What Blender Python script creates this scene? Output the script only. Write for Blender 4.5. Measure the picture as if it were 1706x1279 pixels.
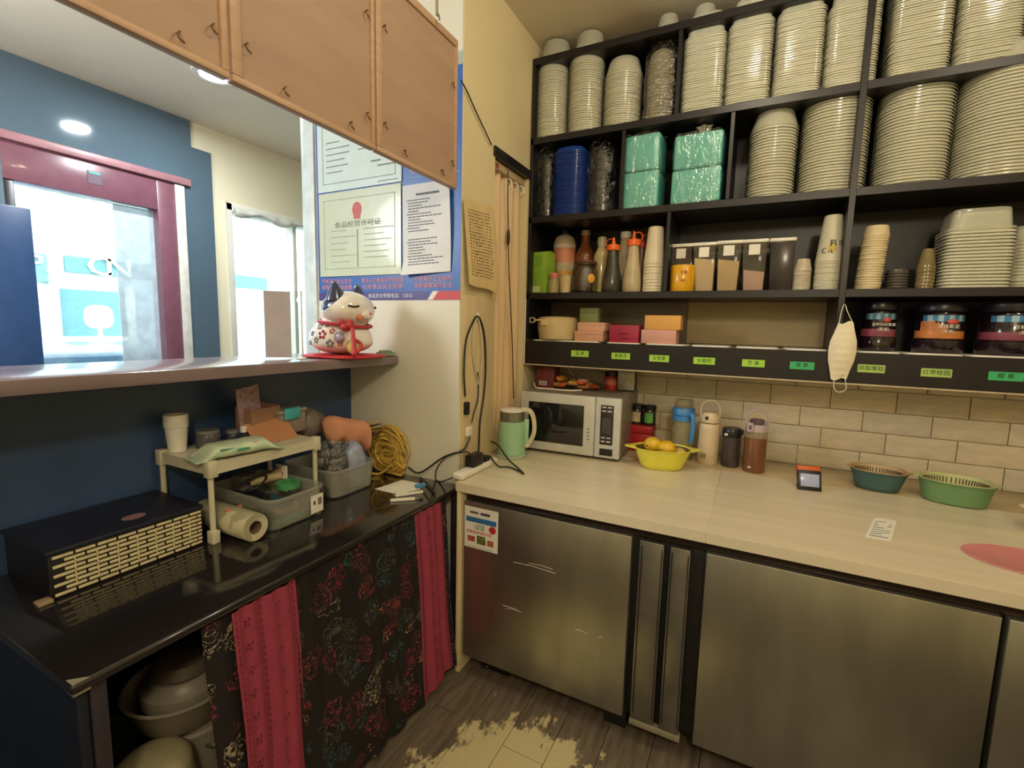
import bpy, bmesh, math, random
from mathutils import Vector, Matrix, noise
random.seed(7)
PI = math.pi
sc = bpy.context.scene
for o in list(bpy.data.objects): bpy.data.objects.remove(o)
COL = sc.collection
# ------------------------------------------------------------------ camera
EYE = Vector((0, 0, 1.48)); FPX = 789.65
YAW, PIT, ROL = math.radians(26.8275), math.radians(6.737), math.radians(-1.3954)
_f = Vector((-math.sin(YAW)*math.cos(PIT), math.cos(YAW)*math.cos(PIT), -math.sin(PIT)))
_r = Vector((math.cos(YAW), math.sin(YAW), 0)); _d = _f.cross(_r)
RGT = math.cos(ROL)*_r + math.sin(ROL)*_d; DWN = -math.sin(ROL)*_r + math.cos(ROL)*_d
cd = bpy.data.cameras.new('camera'); cam = bpy.data.objects.new('camera', cd); COL.objects.link(cam)
cd.sensor_fit = 'HORIZONTAL'; cd.sensor_width = 36; cd.lens = FPX/1706*36; cd.clip_start = .02
m3 = Matrix((RGT, -DWN, -_f)).transposed()
cam.matrix_world = Matrix.Translation(EYE) @ m3.to_4x4()
sc.camera = cam
def P(ax, val, px, py):
    """real point where the sight line of a photograph pixel meets the plane ax=val"""
    d = RGT*((px-853)/FPX) + DWN*((py-639.5)/FPX) + _f
    i = 'XYZ'.index(ax); t = (val-EYE[i])/d[i]
    return EYE + d*t
# ------------------------------------------------------------------ world, lights, exposure
w = bpy.data.worlds.new('sky'); sc.world = w; w.use_nodes = True
bg = w.node_tree.nodes['Background']; bg.inputs[0].default_value = (.86, .94, 1, 1); bg.inputs[1].default_value = 13.0
sc.view_settings.view_transform = 'Standard'; sc.view_settings.look = 'None'
sc.cycles.transparent_max_bounces = 40
sc.view_settings.exposure = 0.08; sc.view_settings.gamma = 1; sc.view_settings.use_curve_mapping = False
def area(name, loc, size, power, col, rot=(0, 0, 0), shape='DISK'):
    l = bpy.data.lights.new(name, 'AREA'); l.shape = shape; l.size = size; l.energy = power; l.color = col
    o = bpy.data.objects.new(name, l); o.location = loc; o.rotation_euler = rot; COL.objects.link(o); return o
def point_light(loc, power, col, r=.12):
    l = bpy.data.lights.new('unseen_light', 'POINT'); l.energy = power; l.color = col; l.shadow_soft_size = r
    o = bpy.data.objects.new('unseen_light', l); o.location = loc; COL.objects.link(o)
WARM = (1, .885, .675)
point_light((-.05, 1.4, 2.9), 15, WARM, .07)
point_light((.55, -.75, 2.55), 58, WARM)  # added fill from behind the camera, no lamp known there
point_light((1.0, 1.2, 2.9), 13, WARM, .07)  # unseen light out of frame on the right
point_light((-2.75, .1, 2.3), 88, (.95, .98, 1), .32)  # unseen cool light added to brighten the front room and its ceiling
area('front_lamp', (-3.085, 1.937, 2.962), .14, 40, (.92, .97, 1))
# ------------------------------------------------------------------ helpers
class MB:
    def __init__(s, o=(0, 0, 0)): s.v = []; s.f = []; s.m = []; s.o = Vector(o)
    def add(s, vs, fs, mi=0):
        n = len(s.v); s.v += [Vector(q)-s.o for q in vs]
        for q in fs: s.f.append([n+i for i in q]); s.m.append(mi)
        return s
    def box(s, x0, x1, y0, y1, z0, z1, mi=0, T=None):
        vs = [Vector((x, y, z)) for x in (x0, x1) for y in (y0, y1) for z in (z0, z1)]
        if T: vs = [T @ q for q in vs]
        return s.add(vs, [(0, 1, 3, 2), (4, 6, 7, 5), (0, 4, 5, 1), (2, 3, 7, 6), (0, 2, 6, 4), (1, 5, 7, 3)], mi)
    def lathe(s, prof, c=(0, 0, 0), seg=24, sx=1, sy=1, pw=2, mi=0, T=None, cap=True):
        c = Vector(c); vs = []; fs = []; k = len(prof)
        for i in range(seg):
            a = 2*PI*i/seg; ca, sa = math.cos(a), math.sin(a)
            if pw != 2:
                ex = 2/pw; ca = math.copysign(abs(ca)**ex, ca); sa = math.copysign(abs(sa)**ex, sa)
            for r, z in prof:
                q = Vector((ca*r*sx, sa*r*sy, z))
                vs.append((T @ q if T else q)+c)
        for i in range(seg):
            j = (i+1) % seg
            for q in range(k-1): fs.append((i*k+q, j*k+q, j*k+q+1, i*k+q+1))
        if cap:
            if prof[0][0] > 1e-5: fs.append([i*k for i in range(seg)][::-1])
            if prof[-1][0] > 1e-5: fs.append([i*k+k-1 for i in range(seg)])
        return s.add(vs, fs, mi)
    def tube(s, pts, r, seg=8, closed=False, mi=0, taper=None):
        pts = [Vector(q) for q in pts]; n = len(pts); vs = []; fs = []
        def tan(i):
            if closed: return (pts[(i+1) % n]-pts[i-1]).normalized()
            return (pts[min(i+1, n-1)]-pts[max(i-1, 0)]).normalized()
        t = tan(0); u = t.orthogonal().normalized()
        for i in range(n):
            t = tan(i); u = (u-t*u.dot(t)); u = u.normalized() if u.length > 1e-6 else t.orthogonal().normalized()
            b = t.cross(u); rr = r*(taper[i] if taper else 1)
            for j in range(seg):
                a = 2*PI*j/seg; vs.append(pts[i]+(u*math.cos(a)+b*math.sin(a))*rr)
        for i in range(n if closed else n-1):
            for j in range(seg):
                a, b2 = i*seg, ((i+1) % n)*seg
                fs.append((a+j, a+(j+1) % seg, b2+(j+1) % seg, b2+j))
        if not closed: fs.append(list(range(seg))[::-1]); fs.append([(n-1)*seg+j for j in range(seg)])
        return s.add(vs, fs, mi)
    def prism(s, poly, a, b, ax='Y', mi=0, T=None):
        """2-D outline pulled along an axis from a to b"""
        def mk(p, h): return Vector((p[0], h, p[1])) if ax == 'Y' else (Vector((h, p[0], p[1])) if ax == 'X' else Vector((p[0], p[1], h)))
        n = len(poly); vs = [mk(p, a) for p in poly]+[mk(p, b) for p in poly]
        if T: vs = [T @ q for q in vs]
        return s.add(vs, [list(range(n))[::-1], [n+i for i in range(n)]]+[(i, (i+1) % n, n+(i+1) % n, n+i) for i in range(n)], mi)
    def sph(s, c, r, seg=18, rings=10, mi=0, T=None, fn=None):
        r = (r, r, r) if not hasattr(r, '__len__') else r
        c = Vector(c); vs = []; fs = []
        for i in range(rings+1):
            th = PI*i/rings
            for j in range(seg):
                ph = 2*PI*j/seg
                q = Vector((r[0]*math.sin(th)*math.cos(ph), r[1]*math.sin(th)*math.sin(ph), r[2]*math.cos(th)))
                if fn: q = fn(q)
                vs.append((T @ q if T else q)+c)
        for i in range(rings):
            for j in range(seg):
                fs.append((i*seg+j, (i+1)*seg+j, (i+1)*seg+(j+1) % seg, i*seg+(j+1) % seg))
        return s.add(vs, fs, mi)
    def grid(s, fn, nu, nv, mi=0, closed_u=False):
        vs = [fn(i/nu, j/nv) for i in range(nu+(0 if closed_u else 1)) for j in range(nv+1)]
        k = nv+1; n = nu if closed_u else nu+1; fs = []
        for i in range(nu):
            for j in range(nv): fs.append((i*k+j, ((i+1) % n)*k+j, ((i+1) % n)*k+j+1, i*k+j+1))
        return s.add(vs, fs, mi)
    def mesh(s, name, mats, bevel=0, solid=0, smooth=True, seg=2, weld=True):
        me = bpy.data.meshes.new(name); me.from_pydata([tuple(q) for q in s.v], [], s.f)
        for q in (mats if isinstance(mats, (list, tuple)) else [mats]): me.materials.append(q)
        me.polygons.foreach_set('material_index', s.m)
        bm = bmesh.new(); bm.from_mesh(me)
        if weld: bmesh.ops.remove_doubles(bm, verts=bm.verts, dist=1e-6)
        bmesh.ops.recalc_face_normals(bm, faces=bm.faces)
        if solid: bmesh.ops.solidify(bm, geom=bm.faces[:], thickness=solid)
        if bevel:
            ed = [e for e in bm.edges if len(e.link_faces) == 2 and e.calc_face_angle(0) > .6]
            bmesh.ops.bevel(bm, geom=ed, offset=bevel, segments=seg, profile=.5, affect='EDGES', clamp_overlap=True)
        bm.to_mesh(me); bm.free()
        if smooth:
            me.polygons.foreach_set('use_smooth', [True]*len(me.polygons)); me.set_sharp_from_angle(angle=.7)
        return me
    def build(s, name, mats, parent=None, **k):
        me = s.mesh(name, mats, **k)
        o = bpy.data.objects.new(name, me); COL.objects.link(o)
        if parent: o.parent = parent
        else: o.location = s.o
        return o
def put(name, me, parent=None, loc=(0, 0, 0), rot=(0, 0, 0), scale=(1, 1, 1)):
    o = bpy.data.objects.new(name, me); COL.objects.link(o); o.location = loc; o.rotation_euler = rot; o.scale = scale
    if parent: o.parent = parent
    return o
def tag(o, label, cat, group=None, kind=None):
    o['label'] = label; o['category'] = cat
    if group: o['group'] = group
    if kind: o['kind'] = kind
    return o
def thing(name, label, cat, loc=(0, 0, 0), rz=0, group=None):
    o = bpy.data.objects.new(name, None); o.empty_display_size = .03; COL.objects.link(o)
    o.location = loc; o.rotation_euler = (0, 0, rz); return tag(o, label, cat, group)
def struct(o): o['kind'] = 'structure'; return o
_L = {}
def lin(c): return tuple(((x/255)/12.92 if x/255 <= .04045 else ((x/255+.055)/1.055)**2.4) for x in c)+(1,)
def mat(name, c, r=.5, m=0, var=.08, sc_=14, bump=.0, bsc=120, coat=0, clear=0, emit=0, st=(1, 1, 1), c2=None, spec=.5, aniso=0):
    """procedural principled material; c, c2 in 0-255 sRGB; clear = fraction of see-through"""
    if name in _L: return _L[name]
    M = bpy.data.materials.new(name); M.use_nodes = True; N = M.node_tree.nodes; L = M.node_tree.links
    b = N['Principled BSDF']; out = N['Material Output']
    tc = N.new('ShaderNodeTexCoord'); mp = N.new('ShaderNodeMapping'); mp.inputs['Scale'].default_value = st
    L.new(tc.outputs['Object'], mp.inputs[0])
    nz = N.new('ShaderNodeTexNoise'); nz.inputs['Scale'].default_value = sc_; nz.inputs['Detail'].default_value = 5
    L.new(mp.outputs[0], nz.inputs['Vector'])
    a = lin(c); z = lin(c2) if c2 else tuple(max(0, x*(1-var*2.2)) for x in a[:3])+(1,)
    y = a if c2 else tuple(min(1, x*(1+var)) for x in a[:3])+(1,)
    rp = N.new('ShaderNodeValToRGB'); rp.color_ramp.elements[0].color = z; rp.color_ramp.elements[1].color = y
    rp.color_ramp.elements[0].position = .3; rp.color_ramp.elements[1].position = .7
    L.new(nz.outputs['Fac'], rp.inputs[0]); L.new(rp.outputs[0], b.inputs['Base Color'])
    b.inputs['Roughness'].default_value = r; b.inputs['Metallic'].default_value = m
    b.inputs['Specular IOR Level'].default_value = spec
    if coat: b.inputs['Coat Weight'].default_value = coat; b.inputs['Coat Roughness'].default_value = .08
    if aniso: b.inputs['Anisotropic'].default_value = aniso
    if bump:
        n2 = N.new('ShaderNodeTexNoise'); n2.inputs['Scale'].default_value = bsc; n2.inputs['Detail'].default_value = 4
        L.new(mp.outputs[0], n2.inputs['Vector'])
        bp = N.new('ShaderNodeBump'); bp.inputs['Strength'].default_value = bump; bp.inputs['Distance'].default_value = .004
        L.new(n2.outputs['Fac'], bp.inputs['Height']); L.new(bp.outputs[0], b.inputs['Normal'])
    if emit:
        L.new(rp.outputs[0], b.inputs['Emission Color']); b.inputs['Emission Strength'].default_value = emit
    if clear:
        t = N.new('ShaderNodeBsdfTransparent'); mx = N.new('ShaderNodeMixShader'); mx.inputs[0].default_value = clear
        t.inputs[0].default_value = tuple(min(1, x*.3+.7) for x in a[:3])+(1,)
        L.new(b.outputs[0], mx.inputs[1]); L.new(t.outputs[0], mx.inputs[2]); L.new(mx.outputs[0], out.inputs[0])
    M['nodes'] = 1; _L[name] = M; return M
def film_mat(name, k0=.05, k1=.4, rough=.12, bump=.8, bsc=35, tint=(240, 242, 240), st=(1, 1, 1)):
    """thin clear film or glass: see-through, reflecting more at grazing angles"""
    if name in _L: return _L[name]
    M = bpy.data.materials.new(name); M.use_nodes = True; N = M.node_tree.nodes; L = M.node_tree.links
    N.remove(N['Principled BSDF']); out = N['Material Output']
    tr = N.new('ShaderNodeBsdfTransparent'); tr.inputs[0].default_value = lin(tint); gl = N.new('ShaderNodeBsdfGlossy'); gl.inputs['Roughness'].default_value = rough
    lw = N.new('ShaderNodeLayerWeight'); lw.inputs[0].default_value = .5
    pw_ = N.new('ShaderNodeMath'); pw_.operation = 'POWER'; pw_.inputs[1].default_value = 3; L.new(lw.outputs['Facing'], pw_.inputs[0])
    ma = N.new('ShaderNodeMath'); ma.operation = 'MULTIPLY_ADD'; L.new(pw_.outputs[0], ma.inputs[0]); ma.inputs[1].default_value = k1; ma.inputs[2].default_value = k0
    mx = N.new('ShaderNodeMixShader'); L.new(ma.outputs[0], mx.inputs[0]); L.new(tr.outputs[0], mx.inputs[1]); L.new(gl.outputs[0], mx.inputs[2]); L.new(mx.outputs[0], out.inputs[0])
    if bump:
        tc = N.new('ShaderNodeTexCoord'); mp = N.new('ShaderNodeMapping'); mp.inputs['Scale'].default_value = st; L.new(tc.outputs['Object'], mp.inputs[0])
        n2 = N.new('ShaderNodeTexNoise'); n2.inputs['Scale'].default_value = bsc; n2.inputs['Detail'].default_value = 3; n2.inputs['Distortion'].default_value = 1.5; L.new(mp.outputs[0], n2.inputs['Vector'])
        bp = N.new('ShaderNodeBump'); bp.inputs['Strength'].default_value = bump; bp.inputs['Distance'].default_value = .012; L.new(n2.outputs['Fac'], bp.inputs['Height'])
        L.new(bp.outputs[0], gl.inputs['Normal'])
    _L[name] = M; return M
def text(s, size, name, mt, parent=None, loc=(0, 0, 0), rot=(PI/2, 0, 0), sx=1, align='CENTER', thick=.0003):
    cu = bpy.data.curves.new(name, 'FONT'); cu.body = s; cu.size = size; cu.align_x = align; cu.align_y = 'CENTER'; cu.extrude = thick
    cu.resolution_u = 2
    t = bpy.data.objects.new(name, cu); COL.objects.link(t)
    bpy.context.view_layer.update()
    me = bpy.data.meshes.new_from_object(t.evaluated_get(bpy.context.evaluated_depsgraph_get()))
    bpy.data.objects.remove(t); bpy.data.curves.remove(cu)
    me.materials.clear(); me.materials.append(mt)
    return put(name, me, parent, loc, rot, (sx, 1, 1))
def spline(pts, n=8):
    """Catmull-Rom through the points"""
    p = [Vector(q) for q in pts]; p = [2*p[0]-p[1]]+p+[2*p[-1]-p[-2]]; o = []
    for i in range(1, len(p)-2):
        for k in range(n):
            t = k/n; a, b, c, d = p[i-1], p[i], p[i+1], p[i+2]
            o.append(.5*((2*b)+(c-a)*t+(2*a-5*b+4*c-d)*t*t+(3*b-a-3*c+d)*t**3))
    o.append(p[-2]); return o
# ------------------------------------------------------------------ materials
M_cream = mat('cream_paint', (220, 205, 162), .6, var=.03, sc_=3, bump=.05, bsc=60)
M_ceil = mat('ceiling_paint', (222, 212, 190), .7, var=.03, sc_=2)
M_white = mat('white_paint', (226, 224, 212), .55, var=.03, sc_=3)
M_black = mat('black_board', (26, 22, 24), .38, var=.15, sc_=8, bump=.03)
M_navy = mat('navy_panel', (60, 82, 120), .3, var=.1, sc_=3, bump=.02)  # bluish lens glare mixed into the base colour
M_slate = mat('slate_glass', (82, 102, 116), .04, var=.03, sc_=2, coat=.6)  # base lifted and blued, lens glare put into the colour
M_marble = mat('marble_laminate', (218, 206, 178), .28, var=.05, sc_=5, st=(.35, 3, 1))
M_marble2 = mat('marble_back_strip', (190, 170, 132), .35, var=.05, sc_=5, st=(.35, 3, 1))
M_steel = mat('brushed_steel', (190, 190, 180), .40, 1, var=.10, sc_=7, st=(1.2, 1, .35), bump=.03, bsc=40, aniso=.5)
M_steel2 = mat('steel_trim', (150, 148, 140), .35, .9, var=.1, sc_=9)
M_rubber = mat('black_gasket', (20, 18, 20), .6)
M_wood = mat('frame_wood', (190, 156, 126), .5, var=.06, sc_=5, st=(1, 1, 9), bump=.03)
M_hard = mat('hardboard_back', (172, 142, 118), .6, var=.05, sc_=3, st=(1, 1, 4))
M_metal = mat('bare_metal', (170, 165, 155), .3, 1)
M_brick = [mat('foam_brick_%s' % n, c, .6, var=.07, sc_=9, st=(1, 1, 3), bump=.35, bsc=26) for n, c in (('pale', (232, 216, 186)), ('warm', (226, 210, 180)), ('grey', (222, 210, 184)))]
M_grout = mat('foam_joint', (222, 208, 178), .8)
M_plast = mat('milky_plastic', (200, 198, 176), .16, var=.03, sc_=4, coat=.5)
M_top = mat('clear_plastic', (222, 222, 205), .10, var=.03, clear=.52, coat=.5)
M_film = film_mat('clear_film', .07, .45, .12, 1.0, 30)
M_film2 = film_mat('cloudy_film', .13, .5, .14, 1.0, 40, (232, 230, 222))
M_glass = film_mat('clear_glass', .05, .6, .02, 0, tint=(236, 242, 240))
M_paper = mat('white_paper', (236, 232, 220), .7, var=.02)
M_ink = mat('black_ink', (30, 30, 34), .7)
M_grey_ink = mat('grey_ink', (112, 126, 122), .7)
M_cord = mat('black_cord', (24, 22, 20), .45)
M_dark = mat('dark_plastic', (28, 27, 30), .35)
M_wplast = mat('white_plastic', (232, 228, 216), .3, var=.02)
# ------------------------------------------------------------------ room shell
ZF, ZC, YB, XW, YP, XF = -.06, 3.0, 2.80, -1.16, 1.77, -4.0
fl = struct(MB().box(-4.2, 2.7, -1.9, 5.2, ZF-.16, ZF-.012).build('floor', mat('floor_base', (70, 60, 50), .7, var=.2), smooth=False))
def worn_wood():
    M = mat('worn_plank', (110, 98, 84), .45, var=.22, sc_=6, st=(7, .8, 1), bump=.15, bsc=50)
    N = M.node_tree.nodes; L = M.node_tree.links; b = N['Principled BSDF']
    src = b.inputs['Base Color'].links[0].from_socket
    g = N.new('ShaderNodeNewGeometry'); mp = N.new('ShaderNodeMapping'); mp.inputs['Scale'].default_value = (1, .55, 1); L.new(g.outputs['Position'], mp.inputs[0])
    n1 = N.new('ShaderNodeTexNoise'); n1.inputs['Scale'].default_value = 13; n1.inputs['Detail'].default_value = 9; n1.inputs['Roughness'].default_value = .74; L.new(mp.outputs[0], n1.inputs['Vector'])
    # worn zone: a scuffed area of the floor centred in the aisle
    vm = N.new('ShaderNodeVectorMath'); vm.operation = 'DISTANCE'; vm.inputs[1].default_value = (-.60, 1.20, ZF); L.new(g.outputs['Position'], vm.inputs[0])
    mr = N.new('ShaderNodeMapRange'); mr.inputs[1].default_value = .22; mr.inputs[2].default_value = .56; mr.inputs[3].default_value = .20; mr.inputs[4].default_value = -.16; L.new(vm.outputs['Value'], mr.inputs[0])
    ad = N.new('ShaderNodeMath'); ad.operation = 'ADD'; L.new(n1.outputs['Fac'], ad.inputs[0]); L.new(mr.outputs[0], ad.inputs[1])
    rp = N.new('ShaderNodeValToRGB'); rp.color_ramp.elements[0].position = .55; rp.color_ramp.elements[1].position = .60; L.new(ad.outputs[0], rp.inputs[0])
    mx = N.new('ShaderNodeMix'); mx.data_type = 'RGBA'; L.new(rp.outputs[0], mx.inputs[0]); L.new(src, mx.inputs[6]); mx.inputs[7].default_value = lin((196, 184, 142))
    L.new(mx.outputs[2], b.inputs['Base Color']); return M
M_plank = worn_wood()
pw = .165
for i in range(13):
    x = -1.30+i*pw; y = -.3-(i*.47 % .9)
    while y < 2.75:
        y1 = min(y+.9, 2.78)
        if y1 > .2:
            mb = MB(); mb.box(-pw/2+.0012, pw/2-.0012, 0, y1-y-.0025, -.0118, 0)
            p = mb.build('plank', M_plank, fl, bevel=.001, seg=1); p.location = (x, y, ZF)
        y = y1
struct(MB().box(-4.2, 2.7, -1.9, 5.2, ZC, ZC+.1).build('ceiling', M_ceil, smooth=False))
struct(MB().box(-1.159, 2.7, YB+.012, YB+.13, ZF-.1, ZC).build('wall_back', M_grout, smooth=False))
wb = bpy.data.objects['wall_back']
wbp = MB(); wbp.box(-1.159, 2.7, YB-.004, YB+.012, 1.62, ZC); wbp.build('wall_face', M_cream, wb, smooth=False)
struct(MB().box(2.6, 2.7, -1.9, 5.2, ZF-.1, ZC).build('wall_right', M_cream, smooth=False))
struct(MB().box(-4.2, 2.7, -1.9, -1.8, ZF-.1, ZC).build('wall_near', M_cream, smooth=False))
struct(MB().box(-4.2, 2.7, 5.1, 5.2, ZF-.1, ZC).build('wall_far', M_white, smooth=False))
# left wall of the kitchen: pillar, lintel over the niche, return to the back wall
mb = MB(); mb.box(XW-.10, XW, 1.782, 2.06, ZF, ZC); mb.box(XW-.10, XW, 2.06, 2.425, 2.325, ZC); mb.box(XW-.30, XW, 2.425, 2.93, ZF, ZC)
struct(mb.build('wall_left', M_cream, smooth=False))
wl = bpy.data.objects['wall_left']
mb = MB(); mb.box(XW-.42, XW-.30, 1.88, 2.93, ZF, ZC); mb.build('niche_back', mat('niche_paint', (150, 128, 92), .7), wl, smooth=False)
# wooden jamb and dark header of the niche
mb = MB(); mb.box(XW-.11, XW+.006, 1.80, 2.075, .822, 1.62); j = mb.build('trim_1', mat('jamb_wood', (208, 188, 146), .5, var=.06, sc_=6, st=(4, 4, .6), bump=.05), bevel=.004); struct(j)
mb = MB(); mb.box(XW-.05, XW+.012, 2.04, 2.432, 2.285, 2.33); struct(mb.build('trim_2', M_black, bevel=.003))
# partition with the poster
mb = MB(); mb.box(-2.09, XW-.002, YP, YP+.10, ZF, ZC); struct(mb.build('wall_partition', mat('partition_paint', (224, 220, 204), .5, var=.02, sc_=2), smooth=False))
mb = MB(); mb.box(-2.125, -2.035, YP-.012, YP+.112, ZF, ZC); struct(mb.build('trim_3', mat('pale_edge_strip', (214, 228, 230), .4), bevel=.006))
# street wall of the front room
DW0, DW1 = 1.215, 2.16       # door opening
WO0, WO1 = 2.545, 4.2        # shop window opening
mb = MB()
mb.box(XF-.2, XF, -1.9, DW0, ZF, ZC); mb.box(XF-.2, XF, DW0, DW1, 2.50, ZC); mb.box(XF-.2, XF, DW1, WO0, ZF, ZC)
mb.box(XF-.2, XF, WO0, WO1, 2.46, ZC); mb.box(XF-.2, XF, WO1, 5.2, ZF, ZC); mb.box(XF-.2, XF, WO0, WO1, ZF, .75)
wf = struct(mb.build('wall_front', mat('cream_white', (228, 220, 190), .6, var=.02, sc_=2), smooth=False))
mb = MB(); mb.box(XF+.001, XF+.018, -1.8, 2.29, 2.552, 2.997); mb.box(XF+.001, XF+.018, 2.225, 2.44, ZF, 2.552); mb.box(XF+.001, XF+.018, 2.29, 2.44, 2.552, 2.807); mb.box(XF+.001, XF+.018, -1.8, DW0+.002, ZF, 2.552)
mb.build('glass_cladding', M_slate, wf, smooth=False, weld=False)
# door
M_maroon = mat('maroon_frame', (118, 76, 90), .3, var=.06, coat=.3)
d = struct(MB().box(XF-.12, XF+.02, DW1-.13, DW1, ZF, 2.50).build('door_1', M_maroon, bevel=.004))
mb = MB(); mb.box(XF-.12, XF+.02, DW0, DW1-.13, 2.28, 2.50); mb.build('head_rail', M_maroon, d, bevel=.004)
mb = MB(); mb.box(XF+.001, XF+.05, 1.0, DW1+.1, 2.50, 2.552); mb.build('top_moulding', mat('pink_moulding', (156, 112, 118), .4), d, bevel=.006)
mb = MB(); mb.box(XF-.10, XF+.01, DW0, DW0+.05, ZF, 2.28); mb.build('stile', M_dark, d, bevel=.003)
mb = MB(); mb.box(XF-.07, XF-.062, DW0+.05, DW1-.13, ZF, 2.28); mb.build('glass_pane', M_glass, d, smooth=False)
mb = MB(); mb.box(XF-.055, XF-.05, 1.78, 2.028, ZF, 2.275); mb.build('frosted_film', mat('frosted_film', (190, 205, 214), .5, clear=.35), d, smooth=False)
mb = MB(); mb.box(XF+.02, XF+.03, DW1-.01, DW1+.058, ZF, 2.495); mb.build('white_stile', mat('pale_strip', (206, 206, 196), .5), d, bevel=.003)
mb = MB(); mb.box(XF+.021, XF+.023, 1.62, 1.70, 2.36, 2.44); q = mb.build('exit_plate', mat('grey_plate', (96, 74, 92), .5), d, smooth=False)
mb = MB(); mb.box(XF+.0235, XF+.0245, 1.63, 1.69, 2.425, 2.437); mb.build('green_mark', mat('exit_green', (70, 180, 160), .5), q, smooth=False)
t = thing('dark_board', 'tall dark blue display board standing before the glass street door', 'board', (XF+.06, 1.08, ZF))
MB().box(0, .03, -.26, .222, 0, 2.117-ZF).build('board_face', mat('board_blue', (44, 70, 110), .3, var=.05), t, bevel=.004)
MB().box(-.01, .10, -.24, .20, 0, .02).build('foot_plate', M_dark, t, bevel=.003)
# shop window
mb = MB(); mb.box(XF-.16, XF+.02, WO0, WO0+.05, .75, 2.46); mb.box(XF-.16, XF+.02, WO0, WO1, 2.40, 2.46); mb.box(XF-.16, XF-.02, 3.21, 3.25, .75, 2.40); mb.box(XF-.18, XF+.08, WO0, WO1, .75, .79)
wn = struct(mb.build('window_1', M_white, bevel=.004))
mb = MB(); mb.box(XF-.10, XF-.092, WO0+.05, 3.21, .79, 2.40); mb.box(XF-.10, XF-.092, 3.25, WO1, .79, 2.40); mb.build('window_glass', M_glass, wn, smooth=False)
mb = MB()
def blind(u, v): return Vector((XF+.03+.03*math.sin(v*PI)+.006*math.sin(u*60), WO0+.055+u*1.5, 2.43-.06*v-.02*math.sin(u*23+1)*v))
mb.grid(blind, 60, 5); mb.build('rolled_blind', mat('pale_blind', (212, 212, 204), .6), wn, solid=.004)
# ------------------------------------------------------------------ brick tiles on the back wall
RH, BW = .1015, .262
zs = [.82-RH*.02+RH*i for i in range(-1, 7)]
br_me = []
for k in range(4):
    mb = MB(); nu, nv = 8, 4
    def rel(u, v, k=k):
        e = min(1, min(u, 1-u)*14)*min(1, min(v, 1-v)*7)
        h = .0045+.006*e*(.6+noise.noise(Vector((u*5+k*7, v*2.5, k*3.1))))
        return Vector(((u-.5)*(BW-.004), -h, (v-.5)*(RH-.0035)))
    mb.grid(rel, nu, nv)
    a, c = BW/2-.002, RH/2-.00175
    mb.box(-a, a, -.0044, .008, -c, c)
    br_me.append(mb.mesh('brick', M_brick[k % 3], weld=False))
bx0 = P('Y', YB, 1328, 690).x
for r in range(1, 6):
    z = .817+RH*(r-1)+RH/2
    off = bx0+[.20, .10, -.03, .13, 0][(r*2) % 5]*1.0 if False else bx0+BW*((.5 if r % 2 else 0)+.08*math.sin(r*2.3))
    n0 = -int((off+1.0)/BW)
    for i in range(n0, n0+12):
        x = off+i*BW
        if x < -1.03 or x > 1.9: continue
        put('brick', br_me[(i*3+r) % 4], wb, (x, YB+.004, z))
# ------------------------------------------------------------------ street outside
st = struct(MB().box(-16, XF-.2, -8, 16, ZF-.2, ZF-.1).build('ground', mat('street_asphalt', (150, 150, 150), .8)))
fx = -9.5
fa = thing('shop_building', 'pale shop front across the street with a teal window and white letters', 'building', (fx, 4.5, ZF-.1))
o = fa.location
mb = MB(o); mb.box(fx-.6, fx, -6, 16, ZF-.1, 7); mb.build('wall', mat('shop_wall', (170, 184, 190), .8), fa, smooth=False)
def fp(px, py): return P('X', fx+.06, px, py)
a, b = fp(108, 425), fp(222, 462)
mb = MB(o); mb.box(fx, fx+.05, a.y, b.y+2.5, b.z, a.z); mb.build('sign_band', mat('sign_teal', (70, 118, 124), .6), fa, smooth=False)
a, b = fp(96, 480), fp(213, 560)
mb = MB(o); mb.box(fx, fx+.04, a.y, b.y, b.z, a.z); mb.build('shop_window', mat('shop_glass', (60, 108, 116), .3), fa, smooth=False)
mb = MB(o)
mb.box(fx, fx+.10, a.y-.08, a.y, b.z-.1, a.z+.1); mb.box(fx, fx+.10, b.y, b.y+.12, b.z-.1, a.z+.1); mb.box(fx, fx+.10, a.y, b.y, b.z-.12, b.z); mb.build('window_frame', M_white, fa)
a, b = fp(50, 420), fp(82, 470)
mb = MB(o); mb.box(fx, fx+.05, a.y, b.y, b.z, a.z); mb.build('side_sign', mat('sign_teal2', (84, 126, 130), .6), fa, smooth=False)
c = fp(166, 445); text('C', .42, 'sign_letter', M_wplast, fa, (fx+.07-o.x, c.y-o.y, c.z-o.z), (PI/2, 0, PI/2), 1.2, thick=.02)
c = fp(198, 448); text('N', .42, 'sign_letter', M_wplast, fa, (fx+.07-o.x, c.y-o.y, c.z-o.z), (PI/2, 0, PI/2), 1.2, thick=.02)
c = fp(64, 440); text('P.', .34, 'sign_letter', M_wplast, fa, (fx+.07-o.x, c.y-o.y, c.z-o.z), (PI/2, 0, PI/2), 1.2, thick=.02)
# street lamp / round sign
c = P('X', -8.6, 165, 530)
t = thing('round_sign', 'white rounded street sign on a thin pole before the teal shop window', 'sign', (c.x, c.y, ZF-.1))
mb = MB(); mb.tube([(0, 0, 0), (0, 0, c.z-ZF)], .03); mb.build('pole', M_wplast, t)
mb = MB(); mb.lathe([(.0, -.02), (.17, -.02), (.17, .02), (0, .02)], (0, 0, c.z-ZF+.12), T=Matrix.Rotation(PI/2, 3, 'Y'), pw=3); mb.build('disc', M_wplast, t)
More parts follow.
